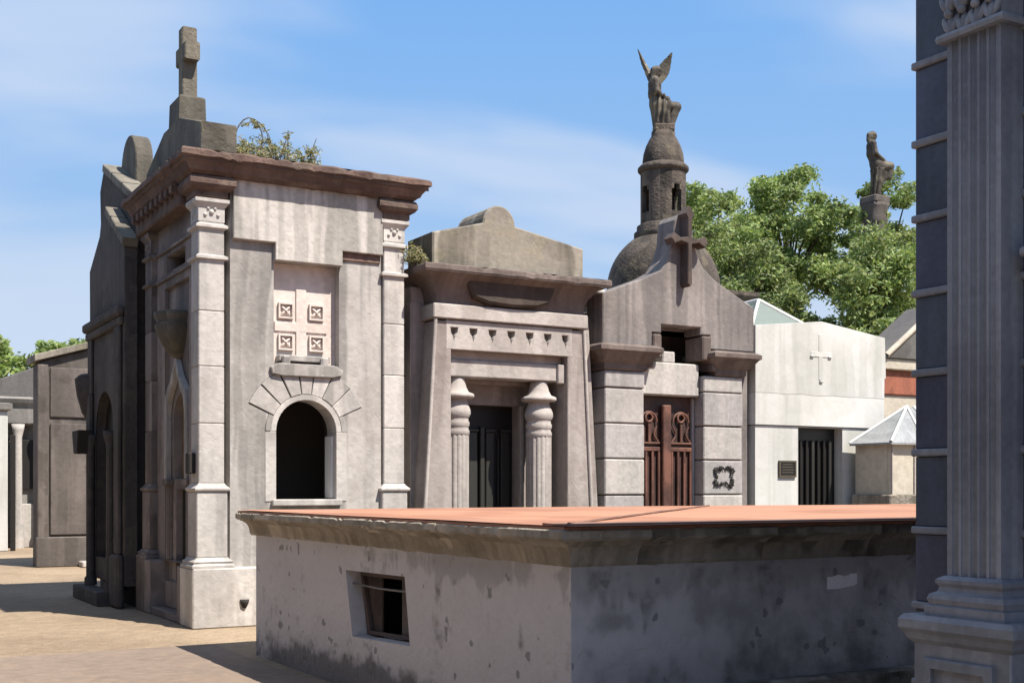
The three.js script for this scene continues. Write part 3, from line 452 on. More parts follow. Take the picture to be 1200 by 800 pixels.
// ------------------------------------------------------------------ low tomb with the orange roof
{
  const t = thing('low_vault', 'long low white plastered vault with flat orange roof and mossy stone cornice', 'tomb', [8.8, 0, -8.7]);
  const X0 = 3.77, X1 = 13.6, Z0 = -5.86, Z1 = -11.47;
  // wall paint with mildew, and cornice shadow on the end wall, where the photograph shows it; x is metres along the wall, y metres up
  const wallMat = (W, seed, dirt) => {
    const map = texture(1024, 256, 1, (u, v, o) => {
      const x = u * W, y = v * 1.3, n = fbm(u, v, 26, 6, 5, seed), f = fbm(u, v, 90, 20, 4, seed + 9), st = fbm(u + 0.01 * f, v, 60, 2, 3, seed + 4);
      const k = clamp(dirt(x, y, n, f, st), -1, 1), g = 1 + 0.16 * (f - 0.5) + 0.2 * (fbm(u, v, 9, 3, 3, seed + 2) - 0.5);
      const chip = step(0.78, 0.8, fbm(u, v, 50, 11, 3, seed + 30));
      for (let c = 0; c < 3; c++) { const a = [0.57, 0.55, 0.545][c], b = [0.16, 0.152, 0.15][c]; o[c] = lerp(lerp(a, b, k), 0.16, chip * 0.7) * g; }
    }, true);
    map.repeat.set(1 / W, 1 / 1.3);
    return new THREE.MeshStandardMaterial({ map, roughness: 0.9, bumpMap: grainBump, bumpScale: 0.006, side: THREE.DoubleSide });
  };
  const blob = (x, y, cx, cy, rx, ry) => Math.exp(-(((x - cx) / rx) ** 2) - ((y - cy) / ry) ** 2);
  const leftMat = wallMat(6, 201, (x, y, n, f, st) => {
    let k = step(0.42, 0.95, n * 0.7 + f * 0.5 + 0.8 * (blob(x, y, 1.4, 0.03, 1.5, 0.2) + blob(x, y, 3.2, 0.08, 1.3, 0.17) + 0.6 * blob(x, y, 5.4, 0.1, 1.2, 0.15)) - 0.24) * 1.1;
    k += 0.5 * step(0.5, 0.62, n * 0.6 + st * 0.4 + 0.4 * blob(x, y, 4.6, 1.1, 1.6, 0.14) - 0.14) * step(0.7, 1.1, y);
    return k * 0.8 + 0.12 * step(0.5, 0.8, f);
  });
  const drip = noiseF(70, 1, 3, 333), drip2 = noiseF(24, 1, 3, 337), rise = noiseF(30, 1, 3, 341);
  const rightMat = wallMat(6, 301, (x, y, n, f, st) => {
    const u = x / 6, s = n * 0.5 + st * 0.25 + f * 0.35, len = 0.1 + 0.55 * drip(u, 0.5) * drip2(u, 0.5);
    let k = 0.14 + 0.5 * step(0.46, 0.86, s + 0.2 * (blob(x, y, 1.35, 0.6, 0.5, 0.4) + blob(x, y, 2.35, 0.6, 0.55, 0.35)) + 0.4 * blob(x, y, 0.3, 0.82, 0.12, 0.06) - 0.06);
    k += 0.34 * step(0.05, -0.06, 1.18 - y - len) * (0.5 + f) + 0.25 * step(0.08, -0.08, y - 0.42 - 0.35 * rise(u, 0.5)) * (0.4 + n);  // runs below the cornice: mildew with the cornice shadow painted in
    const top = 1.035 + 0.05 * (x - 2.1) + 0.02 * (f - 0.5), bot = 0.95 + 0.12 * Math.max(0, x - 2.05) + 0.03 * (n - 0.5), patch = x > 1.97 && x < 2.24 && y < top && y > bot ? 0 : 1;
    return patch ? k : -0.85;
  });
  const fix = (name, geo, mat, ox, label) => { const g = clean(boxUV(geo, ox, 0)); const b = baseOf.get(t); g.translate(-b.x, -b.y, -b.z); const m = new THREE.Mesh(g, mat); m.name = name; m.castShadow = m.receiveShadow = true; m.userData.label = label; baseOf.set(m, b); t.add(m); return m; };
  fix('alley_wall', ext([[Z1, 0], [Z0 - 0.001, 0], [Z0 - 0.001, 1.2], [Z1, 1.2]], 'x', X0, X0 + 0.22, [[[-9.07, 0.43], [-8.0, 0.47], [-8.09, 0.965], [-9.21, 0.95]]]), leftMat, 11.5, 'white plaster wall with dirt along its foot');
  fix('end_wall', cb(X0 + 0.001, X1, 0, 1.2, Z0, Z0 - 0.22, 0.006), rightMat, -X0, 'white plaster wall blackened by mildew, with cornice shadow in its colour');
  part('back_wall', cb(X0 + 0.221, X1, 0, 1.16, Z1, Z1 + 0.2, 0.006), M.plaster, t);
  part('side_wall', cb(X1 - 0.2, X1 - 0.001, 0, 1.16, Z0 - 0.221, Z1 + 0.201, 0.006), M.plaster, t);
  part('plinth', cb(4.3, X1, 0, 0.41, Z0 + 0.001, Z0 + 0.12, 0.015), M.moss, t);
  // cornice: cut stones with a hollow face, one by one
  const prof = (o) => { const p = [[0, 1.155]]; for (let i = 0; i <= 6; i++) { const a = i / 6 * Math.PI / 2; p.push([0.015 + (o - 0.03) * (1 - Math.cos(a)), 1.175 + 0.135 * Math.sin(a)]); } p.push([o, 1.325], [o, 1.366], [o - 0.01, 1.374], [-0.2, 1.374], [-0.2, 1.155]); return p; };
  const r = rng(77); let z = Z0 + 0.16;
  {
    const P = prof(0.157), v = [], q = (a, b, c, d) => v.push(...a, ...b, ...c, ...a, ...c, ...d);
    for (let i = 0; i < P.length; i++) { const [o, y] = P[i], [p, h] = P[(i + 1) % P.length]; const A = [X0 - o, y, Z0 + o], B = [X0 - p, h, Z0 + p];
      q(A, [X0 + 0.456, y, Z0 + o], [X0 + 0.456, h, Z0 + p], B); q([X0 - o, y, Z0 - 0.456], A, B, [X0 - p, h, Z0 - 0.456]); }
    const g = new THREE.BufferGeometry(); g.setAttribute('position', new THREE.Float32BufferAttribute(v, 3)); g.computeVertexNormals(); part('cornice_corner', g, M.moss, t);
  }
  z = Z0 - 0.46; while (z > Z1 - 0.1) { const w = Math.min(0.75 + 0.5 * r(), z - (Z1 - 0.16)); const o = 0.15 + 0.012 * r(); part('cornice_stone', worn(ext(prof(o).map(([p, y]) => [X0 - p, y]), 'z', z - w + 0.004, z, [], 0, 18), 0.0028, 0.010), M.mossLight, t); z -= w; if (z - (Z1 - 0.16) < 0.02) break; }
  let x = X0 + 0.46, n = 0; while (x < X1) { const w = Math.min(0.7 + 0.5 * r(), X1 - x); const o = 0.15 + 0.015 * r(); part('cornice_stone', worn(ext(prof(o).map(([p, y]) => [Z0 + p, y]), 'x', x, x + w - 0.004, [], 0, 18), 0.0028, 0.010), n === 3 ? M.gothicLight : M.moss, t); x += w; n++; if (X1 - x < 0.02) break; }
  part('cornice_back', cb(X0 + 0.2, X1, 1.10, 1.374, Z1 + 0.2, Z1 - 0.14, 0.02), M.moss, t);
  // roof: lapped sheets of orange membrane, slightly uneven
  const sheet = (xa, xb, y, sd) => { const g = new THREE.PlaneGeometry(xb - xa, 6.02, 24, 24).rotateX(-Math.PI / 2); g.translate((xa + xb) / 2, y, (Z0 + Z1) / 2); const p = g.attributes.position; for (let i = 0; i < p.count; i++) p.setY(i, y + 0.012 * fbm(p.getX(i) * 0.07 + 0.3, p.getZ(i) * 0.07 + 0.9, 9, 9, 3, sd)); const b = cb(xa, xb, y - 0.03, y - 0.002, Z0 + 0.14, Z1 - 0.14, 0.004); g.computeVertexNormals(); return [g, b]; };
  part('roof_sheet', sheet(X0 - 0.14, X1, 1.392, 401), M.terracotta, t);
  part('roof_seam', worn(tube([[3.72, 1.404, -5.81], [5.4, 1.406, -7.5], [7.1, 1.408, -9.2], [9.2, 1.408, -11.3]], 0.009, 0.009, 6), 0.002), M.seam, t);
  part('roof_edge_band', [worn(ext(rect(X0 - 0.13, X1, 1.392, 1.4065), 'z', Z0 - 0.10, Z0 + 0.137, [], 0, 2), 0.002)], M.terracottaDull, t, 'dull darker strip along the roof edge');  // strip of duller, darker terracotta along the near edge
  // crooked window: deep frame, boards inside and a pale bar across
  const wdw = part('window', [ext([[-9.05, 0.445], [-8.02, 0.485], [-8.1, 0.95], [-9.19, 0.935]], 'x', X0 + 0.12, X0 + 0.15, [[[-9.0, 0.475], [-8.07, 0.51], [-8.14, 0.92], [-9.14, 0.905]]])], M.greyDark, t, 'crooked window with boards behind a pale bar');
  part('window_bar', tube([[X0 + 0.05, 0.845, -9.17], [X0 + 0.04, 0.84, -8.6], [X0 + 0.05, 0.85, -8.09]], 0.009, 0.009, 6), M.farGrey, wdw);
  for (const [za, zb, m] of [[-9.18, -8.84, M.greyDark], [-8.47, -8.27, M.farStone], [-8.25, -8.03, M.greyDark]]) part('window_board', cb(X0 + 0.155, X0 + 0.175, 0.42, 0.97, za, zb, 0.004), m, wdw);

  part('window_sill', cb(X0 + 0.001, X0 + 0.2, 0.40, 0.437, -9.07, -8.0, 0.01), M.plaster, wdw);
}

// ------------------------------------------------------------------ grand mausoleum with dark marble courses, at the alley's edge
{
  const t = thing('marble_mausoleum', 'grey marble mausoleum with fluted pilaster on a pedestal and dark banded wall', 'mausoleum', [6.8, 0, -1.6]);
  const zc = -3.80;   // far corner
  part('core', cb(4.32, 9.8, 0, 3.95, zc + 0.03, 0.9, 0.01), M.marbleDark, t);
  // dark panels between pale string courses
  const ys = [0.02, 0.40, 0.74, 1.08, 1.41, 1.75, 2.10, 2.45, 2.78, 3.11, 3.455, 3.80];
  for (let i = 0; i + 1 < ys.length; i++) {
    part('marble_panel', cb(4.255, 4.318, ys[i] + 0.027, ys[i + 1] - 0.007, zc, -3.18, 0.004), i % 2 ? M.marbleDark : M.marbleDarkTwo, t);
    part('string_course', cb(4.237, 4.317, ys[i] - 0.006, ys[i] + 0.026, zc - 0.012, -3.185, 0.006), M.marble, t);
  }
  // pedestal
  const ped = part('pedestal', ext(rect(-3.63, -3.15, 0.14, 0.965), 'x', 4.055, 4.3, [], 0.006), M.marble, t);
  part('pedestal_panel', ext(rect(-3.56, -3.22, 0.24, 0.90), 'x', 4.03, 4.06, [rect(-3.525, -3.255, 0.275, 0.865)], 0.005), M.marble, ped);
  part('pedestal_base', rings(4.06, 4.3, -3.63, -3.15, [[0.06, 0], [0.06, 0.1], [0.03, 0.12], [0.0, 0.15]]), M.marble, ped);
  part('pedestal_cap', rings(4.055, 4.3, -3.63, -3.15, [[0.0, 0.955], [0.02, 0.975], [0.03, 1.0], [0.045, 1.02], [0.045, 1.055], [0.03, 1.075]]), M.marble, ped);
  // fluted pilaster
  const px = 4.12, z0 = -3.51, z1 = -3.245, fl = [[4.31, z1], [4.31, z0], [px, z0]], nf = 5, m = 0.018;
  for (let i = 0; i < nf; i++) { const a = lerp(z0 + m, z1 - m, i / nf) + 0.006, b = lerp(z0 + m, z1 - m, (i + 1) / nf) - 0.006; fl.push([px, a]); for (let k = 1; k < 6; k++) { const q = Math.PI * k / 6; fl.push([px + 0.016 * Math.sin(q), lerp(a, b, (1 - Math.cos(q)) / 2)]); } fl.push([px, b]); }
  fl.push([px, z1]);
  const pil = part('pilaster', ext(fl, 'y', 1.235, 3.46), M.marble, t);
  part('pilaster_base', rings(px, 4.31, z0, z1, [[0.065, 1.07], [0.065, 1.115], [0.05, 1.12], [0.058, 1.145], [0.05, 1.165], [0.028, 1.175], [0.022, 1.195], [0.034, 1.21], [0.034, 1.225], [0.01, 1.24]]), M.marble, pil);
  // leafy capital
  const r = rng(31), lv = [];
  for (let row = 0; row < 3; row++) for (let i = 0; i < 4; i++) {
    const zc2 = lerp(z0, z1, (i + 0.5 + (row % 2 ? 0 : 0.0)) / 4), y = 3.50 + row * 0.09;
    for (let s = 0; s < 3; s++) { const g = new THREE.SphereGeometry(1, 7, 6); g.scale(0.018 + 0.006 * row, 0.05, 0.018); g.rotateX((s - 1) * 0.45); g.translate(px - 0.012 - 0.014 * row, y + 0.02 * r(), zc2 + (s - 1) * 0.02); lv.push(g); }
    const c = new THREE.SphereGeometry(0.02, 7, 5); c.translate(px - 0.03 - 0.016 * row, y + 0.06, zc2); lv.push(c);
  }
  for (const zz of [z0 - 0.03, z1 + 0.03]) { const g = new THREE.TorusGeometry(0.035, 0.014, 6, 12); g.rotateY(Math.PI / 2); g.translate(px - 0.05, 3.78, zz); lv.push(g); }
  part('capital', [rings(px, 4.31, z0, z1, [[0.03, 3.455], [0.035, 3.47], [0.03, 3.485], [0.0, 3.49], [0.0, 3.6], [0.03, 3.76], [0.05, 3.80], [0.06, 3.83]]), ...lv], M.marble, pil);
  // bay beside the pilaster: sunk wall, moulded frame and sill
  part('bay_wall', cb(4.28, 4.317, 1.08, 3.8, -3.179, 0.85, 0.004), M.marble, t);
  part('bay_frame', [cb(4.22, 4.279, 1.3, 2.46, -3.16, -3.10, 0.012), cb(4.24, 4.279, 2.6, 3.7, -3.15, -3.09, 0.012)], M.marble, t);
  part('bay_cornice', [cb(4.16, 4.278, 2.52, 2.56, -3.2, -1.2, 0.01), cb(4.19, 4.278, 2.47, 2.515, -3.18, -1.2, 0.01), cb(4.2, 4.278, 2.565, 2.59, -3.19, -1.2, 0.008)], M.marble, t);
  part('bay_scroll', [(() => { const g = new THREE.TorusGeometry(0.1, 0.028, 8, 18); g.rotateY(Math.PI / 2); g.translate(4.25, 2.82, -3.02); return g; })()], M.marble, t);
  part('base_wall', cb(4.2, 4.3, 0, 1.079, -3.149, 0.85, 0.01), M.marble, t);
  // entablature above the picture, whose shade falls on the low vault
  part('entablature', rings(4.24, 9.8, zc, 0.9, [[0.0, 3.84], [0.02, 3.86], [0.02, 4.0], [0.03, 4.01], [0.03, 4.18], [0.09, 4.22], [0.17, 4.27], [0.2, 4.3], [0.2, 4.38]]), M.marble, t);
  part('parapet', rings(4.3, 9.7, zc + 0.06, 0.8, [[0.0, 4.381], [0.0, 4.6], [0.03, 4.62], [0.03, 4.66]]), M.marble, t);
}

// ------------------------------------------------------------------ dark gothic tomb behind the corner mausoleum
{
  const t = thing('gothic_tomb', 'blackened gothic tomb with stepped gables and a round-topped stone', 'tomb', [5.0, 0, -18.2]);
  part('body', [cb(3.95, 6.4, 0, 4.9, -16.9, -19.15, 0.02)], M.gothic, t);
  part('front_gable', ext([[-16.75, 0.3], [-16.75, 4.85], [-17.9, 5.5], [-19.05, 4.85], [-18.95, 0.3]], 'x', 3.56, 3.738, [arch(-18.6, -17.4, 0.61, 2.4)], 0.012), M.gothic, t);
  part('rear_gable', ext([[-16.95, 0], [-16.95, 5.5], [-18.95, 6.36], [-19.2, 6.1], [-19.15, 5.6], [-19.45, 5.0], [-19.3, 4.0], [-19.2, 0]], 'x', 3.741, 3.948, [], 0.015), M.gothic, t);
  // lit copings on the near slopes, each with its own stones
  const coping = (z0, y0, z1, y1, x0, x1) => { const L = Math.hypot(z1 - z0, y1 - y0), nz = (y1 - y0) / L, ny = -(z1 - z0) / L, w = 0.12; part('coping_stone', ext([[z0, y0], [z1, y1], [z1 + nz * w, y1 + ny * w], [z0 + nz * w, y0 + ny * w]], 'x', x0, x1, [], 0.012), M.gothicLight, t); };
  for (let i = 0; i < 3; i++) { const a = i / 3, b = (i + 0.93) / 3; coping(lerp(-16.98, -18.9, a), lerp(5.51, 6.34, a), lerp(-16.98, -18.9, b), lerp(5.51, 6.34, b), 3.70, 4.0); coping(lerp(-16.72, -17.85, a), lerp(4.84, 5.48, a), lerp(-16.72, -17.85, b), lerp(4.84, 5.48, b), 3.52, 3.735); }
  part('gable_cornice', [cb(3.46, 3.56, 3.92, 4.06, -16.72, -19.12, 0.03), cb(3.50, 3.56, 3.8, 3.92, -16.75, -19.08, 0.02)], M.gothic, t);
  part('buttress', [cb(3.5, 3.556, 0, 3.0, -18.72, -19.02, 0.02), cb(3.52, 3.556, 3.0, 3.8, -18.74, -19.0, 0.02)], M.gothic, t);
  part('buttress', [cb(3.45, 3.555, 0, 0.72, -16.72, -17.2, 0.04), cb(3.5, 3.555, 0.72, 3.8, -16.85, -17.15, 0.02)], M.gothic, t);
  part('corbel', lathe([[0.02, 0], [0.1, 0.08], [0.2, 0.25], [0.27, 0.5], [0.3, 0.75], [0.22, 0.82], [0, 0.82]], 3.66, 2.5, -19.12, 14), M.gothic, t);
  part('bracket_box', ext([[-18.65, 2.12], [-18.9, 2.12], [-19.02, 2.46], [-18.55, 2.46]], 'x', 3.30, 3.5, [], 0.015), M.dark, t, 'dark metal box bracket on the buttress');
  for (const z of [-17.33, -18.66]) part('portal_column', [lathe([[0.09, 0], [0.09, 0.1], [0.06, 0.14], [0.055, 2.0], [0.09, 2.12], [0.1, 2.2], [0, 2.2]], 3.5, 0.2, z, 12)], M.gothic, t);
  part('portal_door', cb(3.70, 3.739, 0.2, 3.0, -17.4, -18.6, 0.01), M.iron, t);
  part('step', cb(3.3, 3.555, 0, 0.2, -17.25, -18.95, 0.015), M.gothic, t);
  const arc = []; for (let i = 0; i <= 14; i++) { const a = Math.PI * i / 14; arc.push([-18.27 + 0.47 * Math.cos(a), 6.28 + 0.47 * Math.sin(a)]); }
  part('round_stone', ext([[-17.8, 4.901], ...arc, [-18.74, 4.901]], 'x', 3.955, 4.2, [], 0.015), M.attic, t, 'round-topped upright stone');
  t.position.x += 0.13;
}

// ------------------------------------------------------------------ domed tomb with lantern
const TX = 15.78, TZ = -20.91;
{
  const t = thing('domed_tomb', 'dark weathered domed tomb with a round arched lantern tower', 'tomb', [TX, 0, TZ]);
  part('body', [cb(TX - 1.3, TX + 1.3, 0, 5.6, TZ - 1.3, TZ + 1.3, 0.02)], M.tower, t);
  part('body_cornice', rings(TX - 1.3, TX + 1.3, TZ - 1.3, TZ + 1.3, [[0, 5.5], [0.08, 5.55], [0.12, 5.6], [0.12, 5.68], [0, 5.7]]), M.tower, t);
  const dp = [[1.24, 5.68], [1.24, 5.8]]; for (let i = 0; i <= 12; i++) { const a = i / 12 * 1.15; dp.push([1.2 * Math.cos(a), 5.8 + 1.28 * Math.sin(a)]); }
  part('dome', lathe(dp, TX, 0, TZ, 36), M.tower, t);
  part('lantern_base', lathe([[0.5, 6.85], [0.62, 6.88], [0.62, 7.02], [0.56, 7.06], [0.56, 7.16], [0.5, 7.2], [0.3, 7.2]], TX, 0, TZ, 28), M.tower, t);
  // lantern wall with arched openings cut through a ring of staves
  const nS = 4;
  for (let i = 0; i < nS; i++) {
    const a0 = 2 * Math.PI * i / nS + Math.PI / 2, w = 2 * Math.PI / nS, seg = [];
    const arcP = (r0, r1, b0, b1, y0, y1) => { const p = [], n = 6; for (let k = 0; k <= n; k++) { const a = lerp(b0, b1, k / n); p.push([TX + r1 * Math.cos(a), TZ + r1 * Math.sin(a)]); } for (let k = n; k >= 0; k--) { const a = lerp(b0, b1, k / n); p.push([TX + r0 * Math.cos(a), TZ + r0 * Math.sin(a)]); } return ext(p, 'y', y0, y1); };
    const h = 0.52;
    seg.push(arcP(0.38, 0.48, a0 - w / 2, a0 - h / 2, 7.18, 8.3), arcP(0.38, 0.48, a0 + h / 2, a0 + w / 2, 7.18, 8.3), arcP(0.38, 0.48, a0 - h / 2, a0 + h / 2, 7.98, 8.3), arcP(0.38, 0.48, a0 - h / 2, a0 + h / 2, 7.18, 7.42));
    for (const s of [-1, 1]) seg.push(arcP(0.38, 0.48, a0 + s * h / 2, a0 + s * h * 0.3, 7.88, 7.98));
    part('lantern_bay', seg, M.tower, t);
  }
  part('lantern_floor', cyl(TX, 7.16, 7.2, TZ, 0.4, 20), M.tower, t);
  part('lantern_cornice', lathe([[0.3, 8.28], [0.49, 8.29], [0.54, 8.34], [0.54, 8.4], [0.48, 8.46], [0.42, 8.48]], TX, 0, TZ, 28), M.tower, t);
  part('lantern_cap', lathe([[0.43, 8.46], [0.44, 8.55], [0.42, 8.7], [0.37, 8.86], [0.3, 9.0], [0.25, 9.08], [0.25, 9.17], [0, 9.17]], TX, 0, TZ, 28), M.tower, t);
}

// ------------------------------------------------------------------ statues (bodies as one smooth surface)
function sdfBody(parts, lo, hi, N) {
  const k = 0.05, mc = new MarchingCubes(N, M.bronze, false, false, 60000); mc.isolation = 0;
  const half = N / 2;
  for (let z = 0; z < N; z++) for (let y = 0; y < N; y++) for (let x = 0; x < N; x++) {
    const p = [x, y, z].map((q, i) => lerp(lo[i], hi[i], ((q - half) / half + 1) / 2));
    let d = 9;
    for (const [a, ra, b, rb] of parts) {
      const ab = [b[0] - a[0], b[1] - a[1], b[2] - a[2]], ap = [p[0] - a[0], p[1] - a[1], p[2] - a[2]];
      const t = clamp((ab[0] * ap[0] + ab[1] * ap[1] + ab[2] * ap[2]) / (ab[0] ** 2 + ab[1] ** 2 + ab[2] ** 2 + 1e-9));
      const e = Math.hypot(ap[0] - ab[0] * t, ap[1] - ab[1] * t, ap[2] - ab[2] * t) - lerp(ra, rb, t);
      const h = clamp(0.5 + 0.5 * (d - e) / k); d = lerp(d, e, h) - k * h * (1 - h);
    }
    // drapery folds below the waist
    if (p[1] < 0.7) d += 0.018 * Math.sin(Math.atan2(p[2], p[0] + 0.05) * 11 + p[1] * 6);
    mc.field[x + y * N + z * N * N] = -d;
  }
  mc.update();
  const n = mc.count ?? mc.geometry.drawRange.count, g = new THREE.BufferGeometry();
  const pos = new Float32Array(mc.positionArray.slice(0, n * 3)), nor = new Float32Array(mc.normalArray.slice(0, n * 3));
  for (let i = 0; i < n; i++) for (let c = 0; c < 3; c++) pos[i * 3 + c] = lerp(lo[c], hi[c], (pos[i * 3 + c] + 1) / 2);
  g.setAttribute('position', new THREE.BufferAttribute(pos, 3)); g.setAttribute('normal', new THREE.BufferAttribute(nor, 3)); g.computeVertexNormals();
  return g;
}
const seated = [
  [[0.02, 0.0, 0], 0.17, [-0.02, 0.3, 0], 0.20], [[-0.02, 0.3, 0], 0.20, [-0.1, 0.46, 0], 0.19], [[-0.1, 0.46, 0.06], 0.15, [0.27, 0.40, 0.09], 0.10], [[-0.1, 0.46, -0.06], 0.15, [0.22, 0.36, -0.07], 0.11],
  [[0.27, 0.40, 0.09], 0.095, [0.15, 0.04, 0.09], 0.09], [[0.22, 0.36, -0.07], 0.10, [0.12, 0.02, -0.07], 0.09], [[-0.18, 0.5, 0], 0.1, [-0.1, 0.02, 0], 0.12],
  [[-0.12, 0.5, 0], 0.165, [-0.19, 0.72, 0], 0.14], [[-0.19, 0.72, 0], 0.14, [-0.19, 0.93, 0], 0.15], [[-0.2, 0.98, -0.15], 0.075, [-0.19, 0.98, 0.15], 0.075], [[-0.18, 1.0, 0], 0.06, [-0.16, 1.14, 0], 0.055],
  [[-0.15, 1.2, 0], 0.085, [-0.13, 1.25, 0], 0.095], [[-0.2, 1.24, 0], 0.09, [-0.23, 1.1, 0], 0.07], [[-0.055, 1.2, 0], 0.022, [-0.05, 1.22, 0], 0.018], [[-0.12, 1.15, 0], 0.045, [-0.09, 1.15, 0], 0.035],
  [[-0.2, 0.97, 0.17], 0.065, [-0.16, 0.72, 0.2], 0.055], [[-0.16, 0.72, 0.2], 0.052, [0.06, 0.58, 0.12], 0.042], [[-0.2, 0.97, -0.17], 0.065, [-0.16, 0.72, -0.2], 0.055], [[-0.16, 0.72, -0.2], 0.052, [0.04, 0.56, -0.1], 0.042], [[0.06, 0.58, 0.12], 0.03, [0.14, 0.55, 0.08], 0.022],
];
const bodyGeo = sdfBody(seated, [-0.55, -0.12, -0.5], [0.55, 1.42, 0.5], 72);
const draped = [
  [[-0.03, 0.02, 0.03], 0.085, [0.05, 0.4, 0.04], 0.11], [[0.05, 0.02, -0.05], 0.08, [0.08, 0.4, -0.05], 0.12], [[0.06, 0.4, 0], 0.14, [0.05, 0.8, 0], 0.16], [[0.05, 0.82, 0], 0.15, [0.36, 0.76, 0.03], 0.10], [[0.36, 0.76, 0.03], 0.10, [0.33, 0.5, 0.02], 0.07], [[0.2, 0.72, 0], 0.14, [0.2, 0.48, 0], 0.1],
  [[0.03, 0.85, 0], 0.15, [-0.06, 1.08, 0], 0.135], [[-0.06, 1.08, 0], 0.135, [-0.08, 1.26, 0], 0.13], [[-0.08, 1.31, -0.15], 0.065, [-0.08, 1.31, 0.15], 0.065], [[-0.08, 1.32, 0], 0.055, [-0.07, 1.44, 0], 0.05],
  [[-0.07, 1.5, 0], 0.08, [-0.05, 1.55, 0], 0.09], [[-0.13, 1.54, 0], 0.075, [-0.15, 1.42, 0], 0.06], [[0.03, 1.5, 0], 0.02, [0.035, 1.52, 0], 0.018], [[-0.02, 1.46, 0], 0.04, [0.0, 1.46, 0], 0.03],
  [[-0.08, 1.3, 0.17], 0.06, [-0.04, 1.05, 0.2], 0.05], [[-0.04, 1.05, 0.2], 0.048, [0.16, 0.92, 0.12], 0.038], [[-0.08, 1.3, -0.17], 0.06, [-0.04, 1.05, -0.2], 0.05], [[-0.04, 1.05, -0.2], 0.048, [0.14, 0.92, -0.1], 0.038], [[0.16, 0.92, 0.12], 0.03, [0.24, 0.88, 0.06], 0.02],
];
const drapedGeo = sdfBody(draped, [-0.5, -0.1, -0.5], [0.6, 1.7, 0.5], 72);
function wing(side, pts, width) {               // curved blade with feather scallops
  const v = [], n = 12, th = 0.025, f = (t) => { const i = Math.min(pts.length - 2, Math.floor(t * (pts.length - 1))), u = t * (pts.length - 1) - i; return [0, 1, 2].map((c) => lerp(pts[i][c], pts[i + 1][c], u)); };
  const ring = []; for (let i = 0; i <= n; i++) { const t = i / n, c = f(t), w = width * (0.45 + 0.75 * Math.sin(Math.PI * Math.pow(t, 0.8))) * (1 - 0.75 * Math.pow(t, 4)) + 0.012 * (i % 2); ring.push([[c[0] - w / 2, c[1] + w * 0.18, c[2]], [c[0], c[1], c[2] + th], [c[0] + w / 2, c[1] - w * 0.18, c[2]], [c[0], c[1], c[2] - th]]); }
  for (let i = 0; i < n; i++) for (let k = 0; k < 4; k++) { const a = ring[i][k], b = ring[i][(k + 1) % 4], c = ring[i + 1][(k + 1) % 4], d = ring[i + 1][k]; v.push(...a, ...b, ...c, ...a, ...c, ...d); }
  const q = ring[n]; v.push(...q[0], ...q[1], ...q[2], ...q[0], ...q[2], ...q[3]);
  const g = new THREE.BufferGeometry(); g.setAttribute('position', new THREE.Float32BufferAttribute(v, 3)); g.computeVertexNormals(); return g;
}
function statue(name, label, pos, turn, s, wings) {
  const t = new THREE.Group(); t.name = name; t.position.set(...pos); t.rotation.y = turn; t.scale.setScalar(s); t.userData = { label, category: 'statue' }; scene.add(t);
  const add = (n, g, m) => { const me = new THREE.Mesh(clean(boxUV(g.clone())), m); me.name = n; me.castShadow = me.receiveShadow = true; t.add(me); };
  add('body', wings ? bodyGeo : drapedGeo, M.bronzePale);
  if (wings) add('rock_seat', mergeGeometries([cb(-0.22, 0.24, -0.15, 0.02, -0.2, 0.2, 0.03), cb(-0.2, 0.1, 0.0, 0.3, -0.16, 0.16, 0.05)].map((g) => clean(boxUV(g)))), M.tower);
  if (wings) { add('wing', wing(-1, [[-0.26, 0.95, -0.06], [-0.33, 1.24, -0.1], [-0.43, 1.45, -0.1], [-0.56, 1.74, -0.06]], 0.14), M.bronze); add('wing', wing(1, [[-0.12, 0.98, -0.1], [-0.01, 1.22, -0.16], [0.09, 1.45, -0.16], [0.21, 1.68, -0.12]], 0.22), M.attic); }
}
statue('angel_statue', 'winged angel statue seated on top of the domed lantern tower', [TX, 9.30, TZ], -Math.PI / 6, 0.95, true);

// column monument with a seated figure, standing among the trees
{
  const [x, z] = [25.72, -24.4], t = thing('statue_column', 'tall weathered stone column rising among the green trees', 'column', [x, 0, z]);
  part('shaft', lathe([[0.75, 0], [0.75, 0.4], [0.55, 0.6], [0.4, 1.0], [0.31, 8.8], [0.3, 9.0]], x, 0, z, 20), M.farStone, t);
  part('capital', [lathe([[0.3, 8.9], [0.36, 9.0], [0.32, 9.1], [0.36, 9.4], [0.4, 9.5], [0, 9.5]], x, 0, z, 20), cb(x - 0.3, x + 0.3, 9.5, 9.7, z - 0.3, z + 0.3, 0.03)], M.farStone, t);
  statue('column_statue', 'slim dark robed figure without wings on the tall column by the trees', [x, 9.69, z], -Math.PI / 6, 1.12, false);
}

